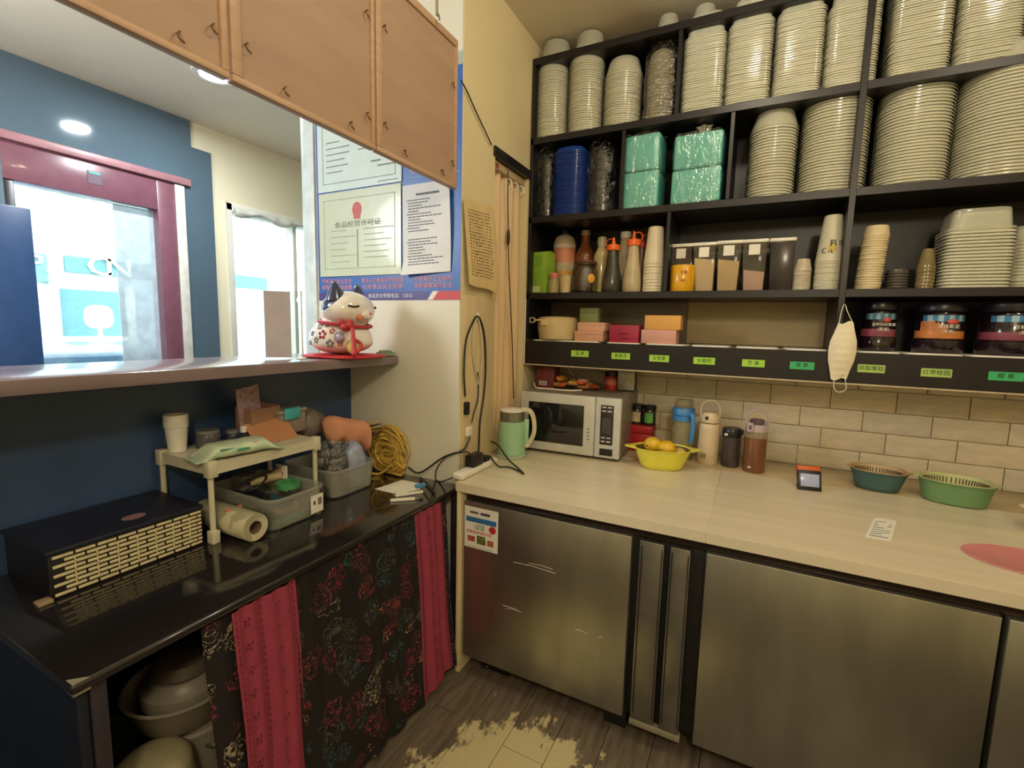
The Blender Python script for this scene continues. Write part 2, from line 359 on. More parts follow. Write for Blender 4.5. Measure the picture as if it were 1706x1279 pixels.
# parked car
c = P('X', -6.6, 155, 600)
t = thing('parked_car', 'pale blue car parked outside the glass door', 'car', (-6.6, c.y, ZF-.1), PI/2)
prof = [(-2.2, .35), (-2.2, .75), (-1.35, .95), (-.75, c.z-ZF+.28), (.75, c.z-ZF+.28), (1.5, .98), (2.2, .85), (2.25, .35)]
mb = MB(); mb.prism(prof, -.85, .85, 'Y'); mb.build('body', mat('car_paint', (110, 126, 144), .25, coat=.6), t, bevel=.08, seg=3)
mb = MB(); mb.prism([(-1.2, 1.0), (-.72, c.z-ZF+.2), (.72, c.z-ZF+.2), (1.3, 1.0)], -.86, .86, 'Y'); mb.build('windows', mat('car_glass', (60, 84, 108), .1), t, bevel=.01)
for x in (-1.35, 1.4):
    for y in (-.8, .8):
        mb = MB(); mb.lathe([(0, -.1), (.28, -.1), (.32, -.07), (.32, .07), (.28, .1), (0, .1)], (x, y, .32), T=Matrix.Rotation(PI/2, 3, 'X')); mb.build('wheel', M_dark, t)
# front room downlights
for i, (x, y) in enumerate(((-3.085, 1.937),)):
    t = thing('downlight', ['round white ceiling downlight shining beside the wooden boards', 'round white ceiling downlight near the street door, behind the boards'][i], 'ceiling light', (x, y, 2.965))
    mb = MB(); mb.lathe([(.085, .035), (.12, .035), (.125, .025), (.12, .012), (.088, .01)], seg=32, cap=False); mb.build('ring', M_wplast, t)
    mb = MB(); mb.lathe([(0, .02), (.088, .02), (.088, .035), (0, .035)], seg=32); mb.build('diffuser', mat('lamp_glow', (240, 248, 255), .5, emit=14), t)
# ------------------------------------------------------------------ black wall shelf
YS, SX0, SX1, PX = 2.44, -1.156, 1.55, .317
SH = thing('wall_shelf', 'black compartment wall shelf full of stacked containers, with a row of green tags below', 'shelf', (SX0, YS, 1.28))
O = SH.location
def sb(name, x0, x1, y0, y1, z0, z1, m=None, bv=.0015):
    return MB(O).box(x0, x1, y0, y1, z0, z1).build(name, m or M_black, SH, bevel=bv, seg=1)
sb('side_panel', SX0, SX0+.016, YS, YB-.006, 1.42, 2.87)
for z in (1.66, 2.07, 2.481, 2.882): sb('shelf_board', SX0, SX1, YS, YB-.006, z-.017, z+.017)
for z0, z1, xs in ((2.498, 2.865, (-.407,)), (2.087, 2.464, (-.65, -.158)), (1.677, 2.053, (-.41,))):
    for x in xs: sb('divider', x-.009, x+.009, YS+.003, YB-.02, z0, z1)
sb('divider', PX-.012, PX+.012, YS-.003, YB-.02, 1.42, 2.865)
sb('back_panel', SX0+.016, SX1, YB-.02, YB-.006, 1.677, 2.865)
sb('back_panel', PX+.012, SX1, YB-.02, YB-.006, 1.42, 1.643)
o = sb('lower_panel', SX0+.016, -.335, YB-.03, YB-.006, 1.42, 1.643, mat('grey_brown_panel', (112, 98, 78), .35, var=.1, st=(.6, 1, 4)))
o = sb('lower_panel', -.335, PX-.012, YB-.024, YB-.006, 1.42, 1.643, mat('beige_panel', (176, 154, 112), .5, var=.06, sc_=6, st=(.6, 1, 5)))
sb('tag_rail', SX0, SX1, YS-.016, YS, 1.283, 1.413)
sb('rail_edging', SX0, SX1, YS-.018, YS+.01, 1.276, 1.283, mat('pale_edging', (196, 180, 150), .5))
sb('bottom_board', SX0, SX1, YS, YB-.006, 1.283, 1.299)
sb('white_edge_post', SX0+.0, SX0+.007, YS-.019, YS-.016, 1.283, 1.64, M_wplast, 0)
# green tags on the rail
M_tagA = mat('lime_label', (166, 214, 78), .5, var=.03); M_tagB = mat('green_label', (60, 176, 112), .5, var=.03); M_tagC = mat('pale_lime_label', (170, 198, 104), .5, var=.03)
TAGS = [(966, 589, 29, '蓝 莓', M_tagA), (1034, 593, 31, '香蕉泥', M_tagA), (1098, 597, 33, '百香果', M_tagA), (1173, 601, 36, '水蜜桃', M_tagA), (1255, 605, 38, '芒 果', M_tagA),
        (1336, 609, 41, '草 莓', M_tagB), (1451.5, 614, 46, '凤梨果粒', M_tagC), (1560, 621, 52, '红枣桂圆', M_tagC), (1676, 627, 60, '椰 果', M_tagB)]
M_tink = mat('label_ink', (24, 54, 14), .6)
for px, py, wpx, s, m in TAGS:
    c = P('Y', YS-.017, px, py); hw = (P('Y', YS-.017, px+wpx/2, py).x-P('Y', YS-.017, px-wpx/2, py).x)/2
    t = MB(c).box(c.x-hw, c.x+hw, YS-.0166, YS-.0161, c.z-.0165, c.z+.0165).build('label_tag', m, None, smooth=False)
    t.parent = SH; t.location = c-O
    text(s, .0215, 'lettering', M_tink, t, (0, .0002, 0))
# white pans with lids in the trough behind the rail
pans = [(884, 1000), (1008, 1066), (1073, 1143), (1150, 1217), (1225, 1300), (1308, 1384), (1427, 1506), (1510, 1614), (1620, 1730)]
pl = ['behind the first lime tag', 'behind the second lime tag', 'behind the third lime tag', 'behind the fourth lime tag', 'behind the fifth lime tag', 'behind the left green tag by the mask', 'behind the tag right of the mask', 'behind the four-character tag on the right', 'at the right end of the tag rail']
for (a, b), s in zip(pans, pl):
    x0 = P('Y', YS+.02, a, 570).x; x1 = P('Y', YS+.02, b, 570).x
    t = thing('food_pan', 'white lidded food pan sunk '+s, 'food pan', ((x0+x1)/2, YS+.012, 1.299), group='white pans behind the tag rail')
    h = (x1-x0)/2-.002
    MB().lathe([(.86, 0), (1, .10)], (0, .15, 0), 24, h*.97, .14, 7).build('pan_body', M_wplast, t, smooth=False)
    MB().lathe([(.97, .1005), (1, .103), (1, .1155), (.985, .1195)], (0, .15, 0), 32, h, .145, 9).build('pan_lid', M_wplast, t)
ZT = 1.299+.1195
# ------------------------------------------------------------------ stacked containers
_cm = {}
def container(kind, rx, ry, h, pw, tp):
    key = (kind, round(rx, 3), round(ry, 3), round(h, 3), pw, tp)
    if key in _cm: return _cm[key]
    prof = [(1.022, .0), (1.026, .003), (1.0, .0042)]
    s = 1.0
    if kind in ('square_box', 'rectangular_box'): prof += [(.99, .010), (.90, .0125)]; s = .90
    for i in range(1, 5): prof.append((s-(s-tp)*i/4*.96, (.0042 if s == 1 else .0165)+(h-(.012 if s == 1 else .0245))*i/4))
    prof += [(tp*.985, h-.004), (tp*.93, h-.0005), (tp*.85, h), (tp*.84, h-.003), (0, h-.003)]
    mb = MB(); mb.lathe(prof, seg=32 if pw < 3 else 40, sx=rx, sy=ry, pw=pw, cap=False); mb.box(0, 0, 0, 0, 0, 0)
    mb.v = mb.v[:-8]; mb.f = mb.f[:-6]; mb.m = mb.m[:-6]
    _cm[key] = mb.mesh(kind, M_plast); return _cm[key]
def stack(name, cat, label, group, xl, xr, ytop, Y, z0, ry=None, h=.09, pw=2, tp=.8, pitch=.0105, m=None, mt=None, n=None, rx=None, skew=0, top=True):
    a, b = P('Y', Y, xl, 300), P('Y', Y, xr, 300)
    def xat(px):
        q = P('Y', Y, px, 300)
        for _ in range(4):
            # find the photograph row at which this column meets z0
            y0, y1 = 0, 1200
            for _ in range(24):
                ym = (y0+y1)/2
                if P('Y', Y, px, ym).z > z0: y0 = ym
                else: y1 = ym
            q = P('Y', Y, px, y0)
        return q.x
    x0, x1 = xat(xl), xat(xr)
    R = rx or (x1-x0)/2/1.05; ry = ry or R; X = (x0+x1)/2
    zt = P('Y', Y, (xl+xr)/2, ytop).z
    k = n or max(1, int(round((zt-z0-h)/pitch))+1)
    pit = (zt-z0-h)/max(1, k-1) if k > 1 else 0
    me = container(name, R, ry, h, pw, tp)
    if m:
        me2 = _cm.get((me.name, m.name))
        if not me2: me2 = me.copy(); me2.materials[0] = m; _cm[(me.name, m.name)] = me2
        me = me2
    for i in range(k):
        o = put(name, me, None, (X+skew*i+random.uniform(-.0008, .0008), Y+random.uniform(-.0008, .0008), z0+i*pit), (0, 0, random.uniform(-.02, .02) if pw > 2 else i*.37))
        if i == k-1 and top and not m:
            mm = me.copy(); mm.materials[0] = mt or M_top; o.data = mm
        lb = label
        if k > 2 and len(label.split()) < 15: lb = 'topmost: '+label if i == k-1 else ('lowest: '+label if i == 0 else label)
        tag(o, lb, cat, group)
    return X, R, z0+(k-1)*pit+h
ZA, ZB, ZCc, ZTOP = 2.4985, 2.0875, 1.6775, 2.8995
# top row
stack('round_tub', 'tub', 'milky round tub in the leftmost stack of the top shelf row', 'leftmost stack of round tubs, top row', 893, 945, 101, 2.545, ZA, h=.085, pitch=.0115)
stack('round_tub', 'tub', 'milky round tub in the second, taller stack of the top shelf row', 'second stack of round tubs, top row', 946, 1003, 84, 2.545, ZA, h=.085, pitch=.0115)
stack('round_tub', 'tub', 'milky round tub in the lower wide stack beside the film-wrapped one, top row', 'third stack of round tubs, top row', 1004, 1067, 105, 2.545, ZA, h=.08, pitch=.0105)
stack('clear_cup', 'cup', 'clear cup inside the crinkled film-wrapped stack, top row', 'film-wrapped cups, top row', 1073, 1122, 92, 2.54, ZA, h=.07, pitch=.016, mt=M_top, m=mat('clear_cup_plastic', (198, 192, 174), .15, clear=.3))
for i, (a, b, y, q, tp) in enumerate(((1133, 1206, 35, 'leftmost', .76), (1204, 1282, 12, 'second', .78), (1281, 1365, -8, 'third', .76), (1363, 1455, -20, 'rightmost', .80))):
    stack('square_box', 'box', 'milky square food box in the %s stack of the top middle compartment' % q, '%s stack of square boxes, top middle compartment' % q, a, b, y, 2.55, ZA, ry=.085, h=.115, pw=5, tp=tp, pitch=.0098)
for i, (a, b, y, q) in enumerate(((1464, 1569, -110, 'left'), (1570, 1683, -120, 'middle'), (1686, 1800, -120, 'rightmost'))):
    stack('large_square_box', 'box', 'large milky food box, %s stack of the top right compartment' % q, '%s stack of large boxes, top right compartment' % q.split(',')[0], a, b, y, 2.575, ZA, ry=.115, h=.10, pw=6, tp=.86, pitch=.0095)
# second row
X, R, z = stack('blue_tray', 'tray', 'blue oval plastic tray in the stack between two bags of clear cups', 'stack of blue trays', 923, 979, 252, 2.53, ZB, h=.03, pw=3, tp=.86, pitch=.0085, m=mat('blue_plastic', (34, 66, 150), .25, coat=.3), top=False)
for a, b, y, q in ((898, 925, 256, 'left'), (984, 1020, 243, 'right')):
    stack('clear_cup', 'cup', 'clear plastic cup in the bagged stack just %s of the blue trays' % q, 'bagged clear cups %s of the blue trays' % q, a, b, y+8, 2.54, ZB, h=.07, pitch=.04, m=film_mat('dim_clear', .12, .5, .1, 0, tint=(226, 226, 228)))
stack('round_cup', 'cup', 'milky round deli cup in the stack right of the teal packs', 'stack of deli cups right of the teal packs', 1239, 1322, 184, 2.56, ZB, h=.10, pitch=.0125, tp=.72)
stack('round_bowl', 'bowl', 'large translucent round bowl in the stack left of the tall post, second row', 'stack of round bowls left of the tall post', 1322, 1439, 153, 2.60, ZB, h=.075, pitch=.0125, tp=.86, pw=2.3)
stack('round_bowl', 'bowl', 'large translucent round bowl in the stack right of the tall post, second row', 'stack of round bowls right of the tall post', 1445, 1574, 131, 2.60, ZB, h=.075, pitch=.0125, tp=.86, pw=2.3)
stack('big_round_bowl', 'bowl', 'biggest translucent round bowl at the right edge of the second row', 'stack of biggest bowls at the right edge', 1568, 1745, 96, 2.61, ZB, ry=.165, h=.085, pitch=.0125, tp=.9, pw=2.3)
# bags of clear film round the cup stacks
def film(name, label, xl, xr, yt, Y, z0, mt, ry=.07, seed=0, zt=None, squash=1.0):
    a, b = P('Y', Y, xl, 300).x, P('Y', Y, xr, 300).x
    zt = zt or P('Y', Y, (xl+xr)/2, yt).z
    R = (b-a)/2
    def f(u, v):
        an = u*2*PI; k = 1-.25*max(0, v-.8)/.2-(.0 if v > .03 else .04)
        n = noise.noise(Vector((math.cos(an)*2.2+seed, math.sin(an)*2.2, v*7)))*.10+abs(noise.noise(Vector((math.cos(an)*6+seed+v*5, math.sin(an)*6, v*9))))*.22
        ca, sa = math.cos(an), math.sin(an)
        ca, sa = math.copysign(abs(ca)**.7, ca), math.copysign(abs(sa)**.7, sa)
        return Vector(((R*k+R*n*.6)*ca, (ry*k+ry*n*.6)*sa, .001+(zt-z0)*v))
    mb = MB(); mb.grid(f, 64, 44, closed_u=True)
    t = mb.build(name, mt)
    t.location = ((a+b)/2, Y, z0)
    return tag(t, label, 'bag')
film('film_bag', 'crinkled clear film bag around the cup stack in the top left compartment', 1068, 1127, 84, 2.54, ZA, M_film2, .085, 1)
film('film_bag', 'dim clear bag of cups at the left end of the second row', 893, 929, 248, 2.54, ZB, M_film, .06, 2)
film('film_bag', 'dim clear bag of cups right of the blue tray stack', 979, 1027, 240, 2.54, ZB, M_film, .07, 3)
# teal packs
M_teal = mat('teal_foam', (112, 202, 190), .45, var=.04)
for xl, xr, yt, lab in ((1042, 1106, 228, 'teal pack of folded foam boxes in clear film, the narrower left one'), (1121, 1208, 226, 'teal pack of folded foam boxes in clear film, the wider right one')):
    Y = 2.54; a, b = P('Y', Y, xl, 300).x, P('Y', Y, xr, 300).x; zt = P('Y', Y, (xl+xr)/2, yt).z; H = zt-ZB
    t = thing('teal_pack', lab, 'pack', ((a+b)/2, Y, ZB), -.06, group=None); hw = (b-a)/2-.008
    for k in (0, 1):
        mb = MB(); z0, z1 = .002+k*H*.49, H*(.485+.48*k)
        mb.box(-hw+k*.004, hw-k*.002, -.075, .075, z0, z1); mb.build('foam_bundle', M_teal, t, bevel=.012, seg=3)
    def f(u, v, hw=hw, H=H):
        an = u*2*PI; ca, sa = math.cos(an), math.sin(an); e = .28
        ca, sa = math.copysign(abs(ca)**e, ca), math.copysign(abs(sa)**e, sa)
        n = noise.noise(Vector((ca*3, sa*3, v*9+hw*50)))
        k = 1.04+.02*n+.026*noise.noise(Vector((ca*7+9, sa*7+v*9, v*5-ca*4+hw*90)))-.05*max(0, v-.94)/.06-.02*math.exp(-((v-.5)/.03)**2)
        return Vector((hw*k*ca, .078*k*sa, .001+(H*.985)*v))
    mb = MB(); mb.grid(f, 72, 44, closed_u=True); mb.build('film_wrap', film_mat('wrap_film', .13, .5, .13, 1.0, 26, (244, 248, 246), (1, 1, .35)), t)
    def g(u, v, H=H, hw=hw):
        an = u*2*PI; r = [.075, .04, .018, .024, .034][min(4, int(v*4+.01))]*(1+.25*math.sin(an*5+v*3))
        return Vector((r*math.cos(an)*(1.0)+.012, r*.7*math.sin(an), H*.965+v*.048))
    mb = MB(); mb.grid(g, 24, 4, closed_u=True); mb.build('knot', mat('film_knot', (220, 216, 196), .25, clear=.3), t)
# third row: bottles, jars, cups
def place(xl, xr, yt, Y, z0):
    """centre X, half width and height of an item whose outline spans these photo columns"""
    y0, y1 = 0, 1279
    xm = (xl+xr)/2
    for _ in range(26):
        ym = (y0+y1)/2
        if P('Y', Y, xm, ym).z > z0: y0 = ym
        else: y1 = ym
    a, b = P('Y', Y, xl, y0).x, P('Y', Y, xr, y0).x
    return (a+b)/2, (b-a)/2, P('Y', Y, xm, yt).z-z0
def lathe_thing(name, label, cat, xl, xr, yt, Y, z0, parts, rz=0, group=None, seg=24):
    X, R, H = place(xl, xr, yt, Y, z0)
    t = thing(name, label, cat, (X, Y, z0), rz, group)
    for pn, pm, prof in parts:
        MB().lathe([(r*R, z*H) for r, z in prof], seg=seg).build(pn, pm, t)
    return t, R, H
# green carton
X, R, H = place(888, 917, 419, 2.53, ZCc)
t = thing('green_carton', 'tall lime-green carton at the left end of the bottle shelf', 'carton', (X, 2.53, ZCc), -.15)
M_lime = mat('lime_card', (136, 176, 58), .45, var=.05)
MB().box(-R, R, -.05, .05, .0, H*.96).build('carton_body', M_lime, t, bevel=.002)
MB().prism([(-.05, H*.962), (.05, H*.962), (.0, H*1.0)], -R+.002, R-.002, 'X').build('gable', M_lime, t)
MB().box(-R*.6, R*.3, -.0512, -.0502, .008, .04).build('sticker', mat('pale_sticker', (196, 206, 150), .5), t, smooth=False)
for k in range(6): MB().box(-R*.4, R*.5, -.0508, -.0502, H*(.62+.045*k), H*(.632+.045*k)).build('print_line', mat('green_print', (96, 150, 40), .5), t, smooth=False)
# pink-labelled sauce bottle standing at the back
lathe_thing('sauce_bottle', 'clear bottle with pink and orange label and black cap behind the small jars', 'bottle', 921, 955, 384, 2.66, ZCc, [
    ('body', mat('pale_sauce', (196, 182, 152), .2, coat=.4), [(.0, 0), (.8, 0), (.86, .04), (.86, .36), (.98, .42), (1, .50), (1, .80), (.85, .88), (.42, .93), (0, .93)]),
    ('label', mat('pink_label', (214, 138, 108), .5, var=.05), [(1.012, .49), (1.016, .50), (1.016, .70), (1.012, .71)]),
    ('label_band', mat('white_label', (222, 204, 190), .5), [(1.012, .715), (1.018, .72), (1.018, .76), (1.012, .77)]),
    ('orange_base', mat('orange_sauce', (214, 150, 50), .4), [(.87, .30), (.875, .31), (.875, .40), (.87, .41)]),
    ('cap', M_dark, [(0, .932), (.45, .932), (.45, .99), (.4, 1.0), (0, 1)])])
lathe_thing('small_jar', 'small glass jar with a pink lid in front of the pink-labelled bottle', 'jar', 913, 931, 455, 2.50, ZCc, [
    ('glass', mat('honey_glass', (190, 176, 120), .12, clear=.35), [(0, 0), (.95, 0), (1, .05), (1, .5), (.75, .66), (.68, .74), (0, .74)]),
    ('lid', mat('pink_lid', (214, 120, 104), .4), [(0, .745), (.72, .745), (.76, .78), (.76, .97), (.7, 1), (0, 1)])])
lathe_thing('small_cup', 'small beige paper cup between the pink-lidded jar and the ribbed glass jar', 'cup', 932, 951, 458, 2.505, ZCc, [
    ('cup', mat('beige_cup', (206, 182, 136), .5), [(0, 0), (.8, 0), (1, .96), (1.06, .98), (1.04, 1), (.97, .99), (.78, .06), (0, .06)])])
lathe_thing('brown_bottle', 'brown sauce bottle with pale cap behind the ribbed glass jar', 'bottle', 957, 987, 384, 2.68, ZCc, [
    ('bottle', mat('brown_sauce', (134, 78, 46), .2, coat=.5), [(0, 0), (.95, 0), (1, .03), (1, .60), (.9, .67), (.5, .76), (.44, .82), (.42, .92), (0, .92)]),
    ('cap', mat('beige_cap', (190, 168, 144), .4), [(0, .922), (.46, .922), (.48, .99), (0, 1)])])
t, R, H = lathe_thing('glass_jar', 'ribbed glass jar with flip lid, lemon sticker and dark saucer', 'jar', 953, 995, 434, 2.535, ZCc+.008, [
    ('glass', film_mat('jar_glass', .12, .6, .05, .3, 60, (214, 212, 200)), [(0, 0), (.9, 0), (.97, .05), (1, .2), (1, .65), (.9, .78), (.74, .84), (.74, .88), (0, .88)]),
    ('lid', mat('bronze_lid', (98, 66, 48), .25, coat=.4), [(0, .885), (.86, .885), (.9, .92), (.85, .97), (.5, 1), (0, 1)])], seg=28)
MB().lathe([(0, -.008), (R*1.1, -.008), (R*1.15, .0), (R, -.001), (0, -.001)], seg=28).build('saucer', M_dark, t)
T = Matrix.Rotation(.8, 3, 'Z')
MB().sph((R*.72, -R*.72, H*.40), (.021, .004, .024), T=Matrix.Rotation(PI/4, 3, 'Z')).build('lemon_sticker', mat('lemon_sticker', (236, 172, 60), .4), t)
MB().tube([(R*.8, 0, H*.86), (R*1.12, -.01, H*.8), (R*1.16, -.01, H*.62)], .0022).build('clasp', M_metal, t)
lathe_thing('clear_bottle', 'clear bottle with round head and yellow liquid left of the dark squeeze bottle', 'bottle', 986, 1013, 393, 2.62, ZCc, [
    ('body', mat('yellow_liquid', (206, 188, 120), .12, coat=.4, c2=(190, 176, 130)), [(0, 0), (.95, 0), (1, .03), (1, .50), (.85, .68), (.5, .80), (0, .80)]),
    ('head', mat('frost_cap', (206, 198, 176), .3), [(0, .802), (.46, .802), (.58, .88), (.5, .97), (0, 1)])])
M_or = mat('orange_cap', (240, 106, 38), .35, var=.04)
def squeeze(label, xl, xr, ycap, Y, col, cl, dark, rz=0, z0=ZCc, capm=M_or):
    X, R, H = place(xl, xr, ycap, Y, z0)
    t = thing('squeeze_bottle', label, 'bottle', (X, Y, z0), rz)
    MB().lathe([(r*R, z*H) for r, z in [(0, 0), (.9, 0), (1, .03), (1.0, .22), (.9, .42), (.66, .70), (.58, .92), (.56, 1.0), (0, 1)]]).build('body', col, t)
    if dark: MB().lathe([(r*R, z*H) for r, z in [(1.012, .23), (1.014, .22), (.912, .42), (.79, .57)]][1:], cap=False).build('fill_line', dark, t)
    MB().lathe([(r*R, z*H) for r, z in [(0, 1.0), (.72, 1.0), (.74, 1.02), (.7, 1.13), (.3, 1.15), (.2, 1.17), (.11, 1.31), (0, 1.32)]]).build('cap', capm, t)
    MB().tube(spline([(R*.66, 0, H*1.1), (R*.92, 0, H*1.2), (R*.55, 0, H*1.29), (R*.0, 0, H*1.26)]), .0028, 6).build('cap_strap', capm, t)
    return t
squeeze('dark squeeze bottle with orange nozzle cap', 1003, 1034, 418, 2.52, mat('dark_sauce', (70, 70, 58), .25, c2=(52, 52, 46), coat=.3), 0, None, PI-.3)
squeeze('pale squeeze bottle with orange nozzle cap left of the paper cups', 1036, 1067, 410, 2.52, mat('pale_squeeze', (196, 180, 146), .3), 0, None, .3)
squeeze('squeeze bottle with red nozzle cap half hidden behind the paper cups', 1052, 1079, 414, 2.66, mat('red_brown_squeeze', (140, 110, 84), .3), 0, None, .2, capm=mat('red_cap', (200, 64, 44), .4))
lathe_thing('tall_bottle', 'tall frosted bottle behind the two squeeze bottles', 'bottle', 1024, 1052, 387, 2.65, ZCc, [
    ('body', mat('frost_bottle', (190, 176, 148), .25, coat=.3), [(0, 0), (.95, 0), (1, .03), (1, .48), (.8, .66), (.62, .84), (.58, .9), (0, .9)]),
    ('cap', M_wplast, [(0, .902), (.62, .902), (.62, .98), (.56, 1), (0, 1)])])
M_pc = mat('paper_cup', (224, 210, 180), .5, var=.02)
stack('paper_cup', 'cup', 'white paper cup in the upside-down nested stack beside the squeeze bottles', 'paper cups beside the squeeze bottles', 1069, 1106, 379, 2.53, ZCc, h=.185, pitch=.0098, tp=.70, m=M_pc, n=10, top=False)
# yellow tin and flour boxes
t, R, H = lathe_thing('yellow_tin', 'yellow tin with red writing in front of the leftmost powder box', 'tin', 1115, 1157, 443, 2.51, ZCc, [
    ('tin', mat('yellow_tin', (222, 164, 22), .3, var=.05, coat=.3), [(0, 0), (.98, 0), (1, .02), (1, .98), (.97, 1), (.9, .97), (0, .97)])], seg=32)
text('芒果', .016, 'lettering', mat('red_ink', (170, 60, 20), .5), t, (.012, -R*1.01, H*.7), (PI/2, 0, .1))
text('罐头', .013, 'lettering', mat('red_ink', (170, 60, 20), .5), t, (.012, -R*1.01, H*.4), (PI/2, 0, .1))
def powder(label, xl, xr, xlt, xrt, yt, col, fill, Y=2.56, tag_=True, dark=False):
    X0, R0, H = place(xl, xr, yt, Y, ZCc)
    a, b = P('Y', Y, xlt, yt).x, P('Y', Y, xrt, yt).x; Rt = (b-a)/2
    t = thing('powder_box', label, 'container', (X0, Y, ZCc), 0)
    def fr(k, off=0): return [(R0+(Rt-R0)*k-off)]
    T = None
    mb = MB(); n = 6
    sh = ((a+b)/2-X0)
    mb.add([(s*R0*1.0, y, .0) for s, y in ((-1, -.07), (1, -.07), (1, .11), (-1, .11))]+[(sh+s*(Rt-.002), y, H*.93) for s, y in ((-1, -.075), (1, -.075), (1, .115), (-1, .115))],
           [(3, 2, 1, 0), (4, 5, 6, 7), (0, 1, 5, 4), (1, 2, 6, 5), (2, 3, 7, 6), (3, 0, 4, 7)])
    mb.build('box', mat('smoky_box', (190, 180, 160), .10, clear=.84) if not dark else mat('dark_box', (62, 54, 52), .2, clear=.1), t, bevel=.004)
    if fill:
        R1 = R0+(Rt-R0)*fill*.93; s1 = sh*fill
        mb = MB(); q = .004
        mb.add([(s*(R0-q), y, .003) for s, y in ((-1, -.066), (1, -.066), (1, .106), (-1, .106))]+[(s1+s*(R1-q), y, H*.93*fill+dz) for s, y, dz in ((-1, -.070, .006), (1, -.07, -.006), (1, .109, -.002), (-1, .109, .008))],
               [(3, 2, 1, 0), (4, 5, 6, 7), (0, 1, 5, 4), (1, 2, 6, 5), (2, 3, 7, 6), (3, 0, 4, 7)])
        mb.build('powder', col, t, bevel=.002)
    mb = MB(); mb.box(sh-Rt-.002, sh+Rt+.002, -.079, .119, H*.932, H); mb.build('lid', M_wplast, t, bevel=.004)
    if tag_: MB().box(sh-Rt*.45, sh+Rt*.42, -.0772, -.0758, H*.70, H*.9).build('paper_label', M_paper, t, smooth=False)
    return t
powder('smoky powder box with pale lid behind the yellow tin', 1121, 1157, 1122, 1157, 410, mat('brown_powder', (96, 74, 58), .8), .5, Y=2.62)
powder('clear box of cream powder second from the left', 1159, 1189, 1158, 1196, 408, mat('cream_powder', (226, 200, 150), .9, var=.02), .72)
powder('clear box of yellowish powder third from the left', 1195, 1228, 1197, 1238, 405, mat('tan_powder', (216, 186, 132), .9, var=.03), .66)
powder('clear box of pinkish powder, fourth, filled under half', 1237, 1271, 1238, 1280, 403, mat('pink_powder', (216, 178, 160), .9, var=.02), .42)
powder('dark brown box with white lid, rightmost of the powder boxes', 1280, 1316, 1283, 1325, 401, mat('dark_powder', (52, 44, 42), .8), .85, tag_=False, dark=True)
stack('deli_cup', 'cup', 'small clear cup in the short domed stack right of the dark powder box', 'short stack of clear cups', 1317, 1350, 432, 2.52, ZCc, h=.055, pitch=.0085, tp=.75, m=mat('white_clear', (204, 192, 168), .2, clear=.1))
X, R, z = stack('printed_cup', 'cup', 'printed paper cup in the tall upside-down stack left of the tall post', 'printed paper cups by the tall post', 1352, 1403, 360, 2.53, ZCc, h=.20, pitch=.0105, tp=.64, m=mat('printed_cup_paper', (206, 200, 176), .45, var=.02), n=16, top=False)
lastcup = bpy.data.objects[[o.name for o in bpy.data.objects if o.name.startswith('printed_cup')][-1]]
for s, a, zz, szz in (('FUB', .30, .075, .038), ('CR', -.50, .045, .034)):
    rr = R*(1-.36*(zz+.01)/.2)*1.012
    text(s, szz, 'lettering', M_ink, lastcup, (rr*math.sin(a+.15), -rr*math.cos(a+.15), zz), (PI/2-.1, 0, a+.15))
lastcup.rotation_euler = (0, 0, 0)
rr = R*.90
MB().sph((0, -rr*1.0, .055), (.014, .003, .02)).build('yellow_emblem', mat('gold_ink', (214, 186, 90), .5), lastcup)
stack('paper_bowl', 'bowl', 'cream paper bowl in the tall stack right of the tall post', 'paper bowls right of the tall post', 1421, 1467, 378, 2.53, ZCc, h=.045, pitch=.0105, tp=.90, m=mat('cream_bowl', (216, 198, 156), .5, var=.02), skew=.0006, top=False)
stack('dark_lid', 'tray', 'smoky lid in the low dim stack behind the paper bowls', 'dim stack of smoky lids', 1470, 1513, 449, 2.60, ZCc, h=.02, pitch=.012, tp=.9, m=mat('smoky_lid', (96, 88, 80), .3), top=False)  # thin dark lids piled up, not trays
stack('gold_cup', 'cup', 'clear cup with gold foot in the short stack beside the big rectangular boxes', 'clear gold-footed cups', 1522, 1556, 415, 2.53, ZCc, h=.08, pitch=.014, tp=.62, m=mat('gold_clear', (150, 132, 90), .15, clear=.3))
stack('rectangular_box', 'box', 'large rectangular food box in the wide stack at right on the bottle shelf', 'wide stack of rectangular boxes, third row', 1552, 1672, 353, 2.55, ZCc, ry=.09, h=.085, pw=6, tp=.83, pitch=.0125)
stack('clear_bowl', 'bowl', 'clear bowl in the stack cut off by the right edge on the bottle shelf', 'clear bowls at the right edge, third row', 1665, 1745, 378, 2.56, ZCc, h=.06, pitch=.0125, tp=.8)
# bowls on top of the shelf
for a, b, yt, lab in ((903, 952, 52, 'leftmost'), (958, 1008, 33, 'second from the left')):
    stack('spare_bowl', 'bowl', 'spare bowl on top of the black shelf, %s' % lab, None, a, b, yt+22, 2.53, ZTOP, h=.088, tp=.86, n=1)
stack('wrapped_bun', 'bowl', 'small peach-coloured bowl lying upside down on top of the shelf', None, 1008, 1053, 46, 2.55, ZTOP, h=.04, n=1, tp=.7, m=mat('peach_bowl', (214, 160, 126), .5))
stack('spare_bowl', 'bowl', 'spare bowl on top of the black shelf above the left divider', None, 1092, 1133, 14, 2.53, ZTOP, h=.08, n=1, tp=.8)
stack('spare_bowl', 'bowl', 'spare bowl on top of the black shelf, cut by the top of the frame', None, 1152, 1195, -10, 2.53, ZTOP, h=.08, n=1, tp=.84)
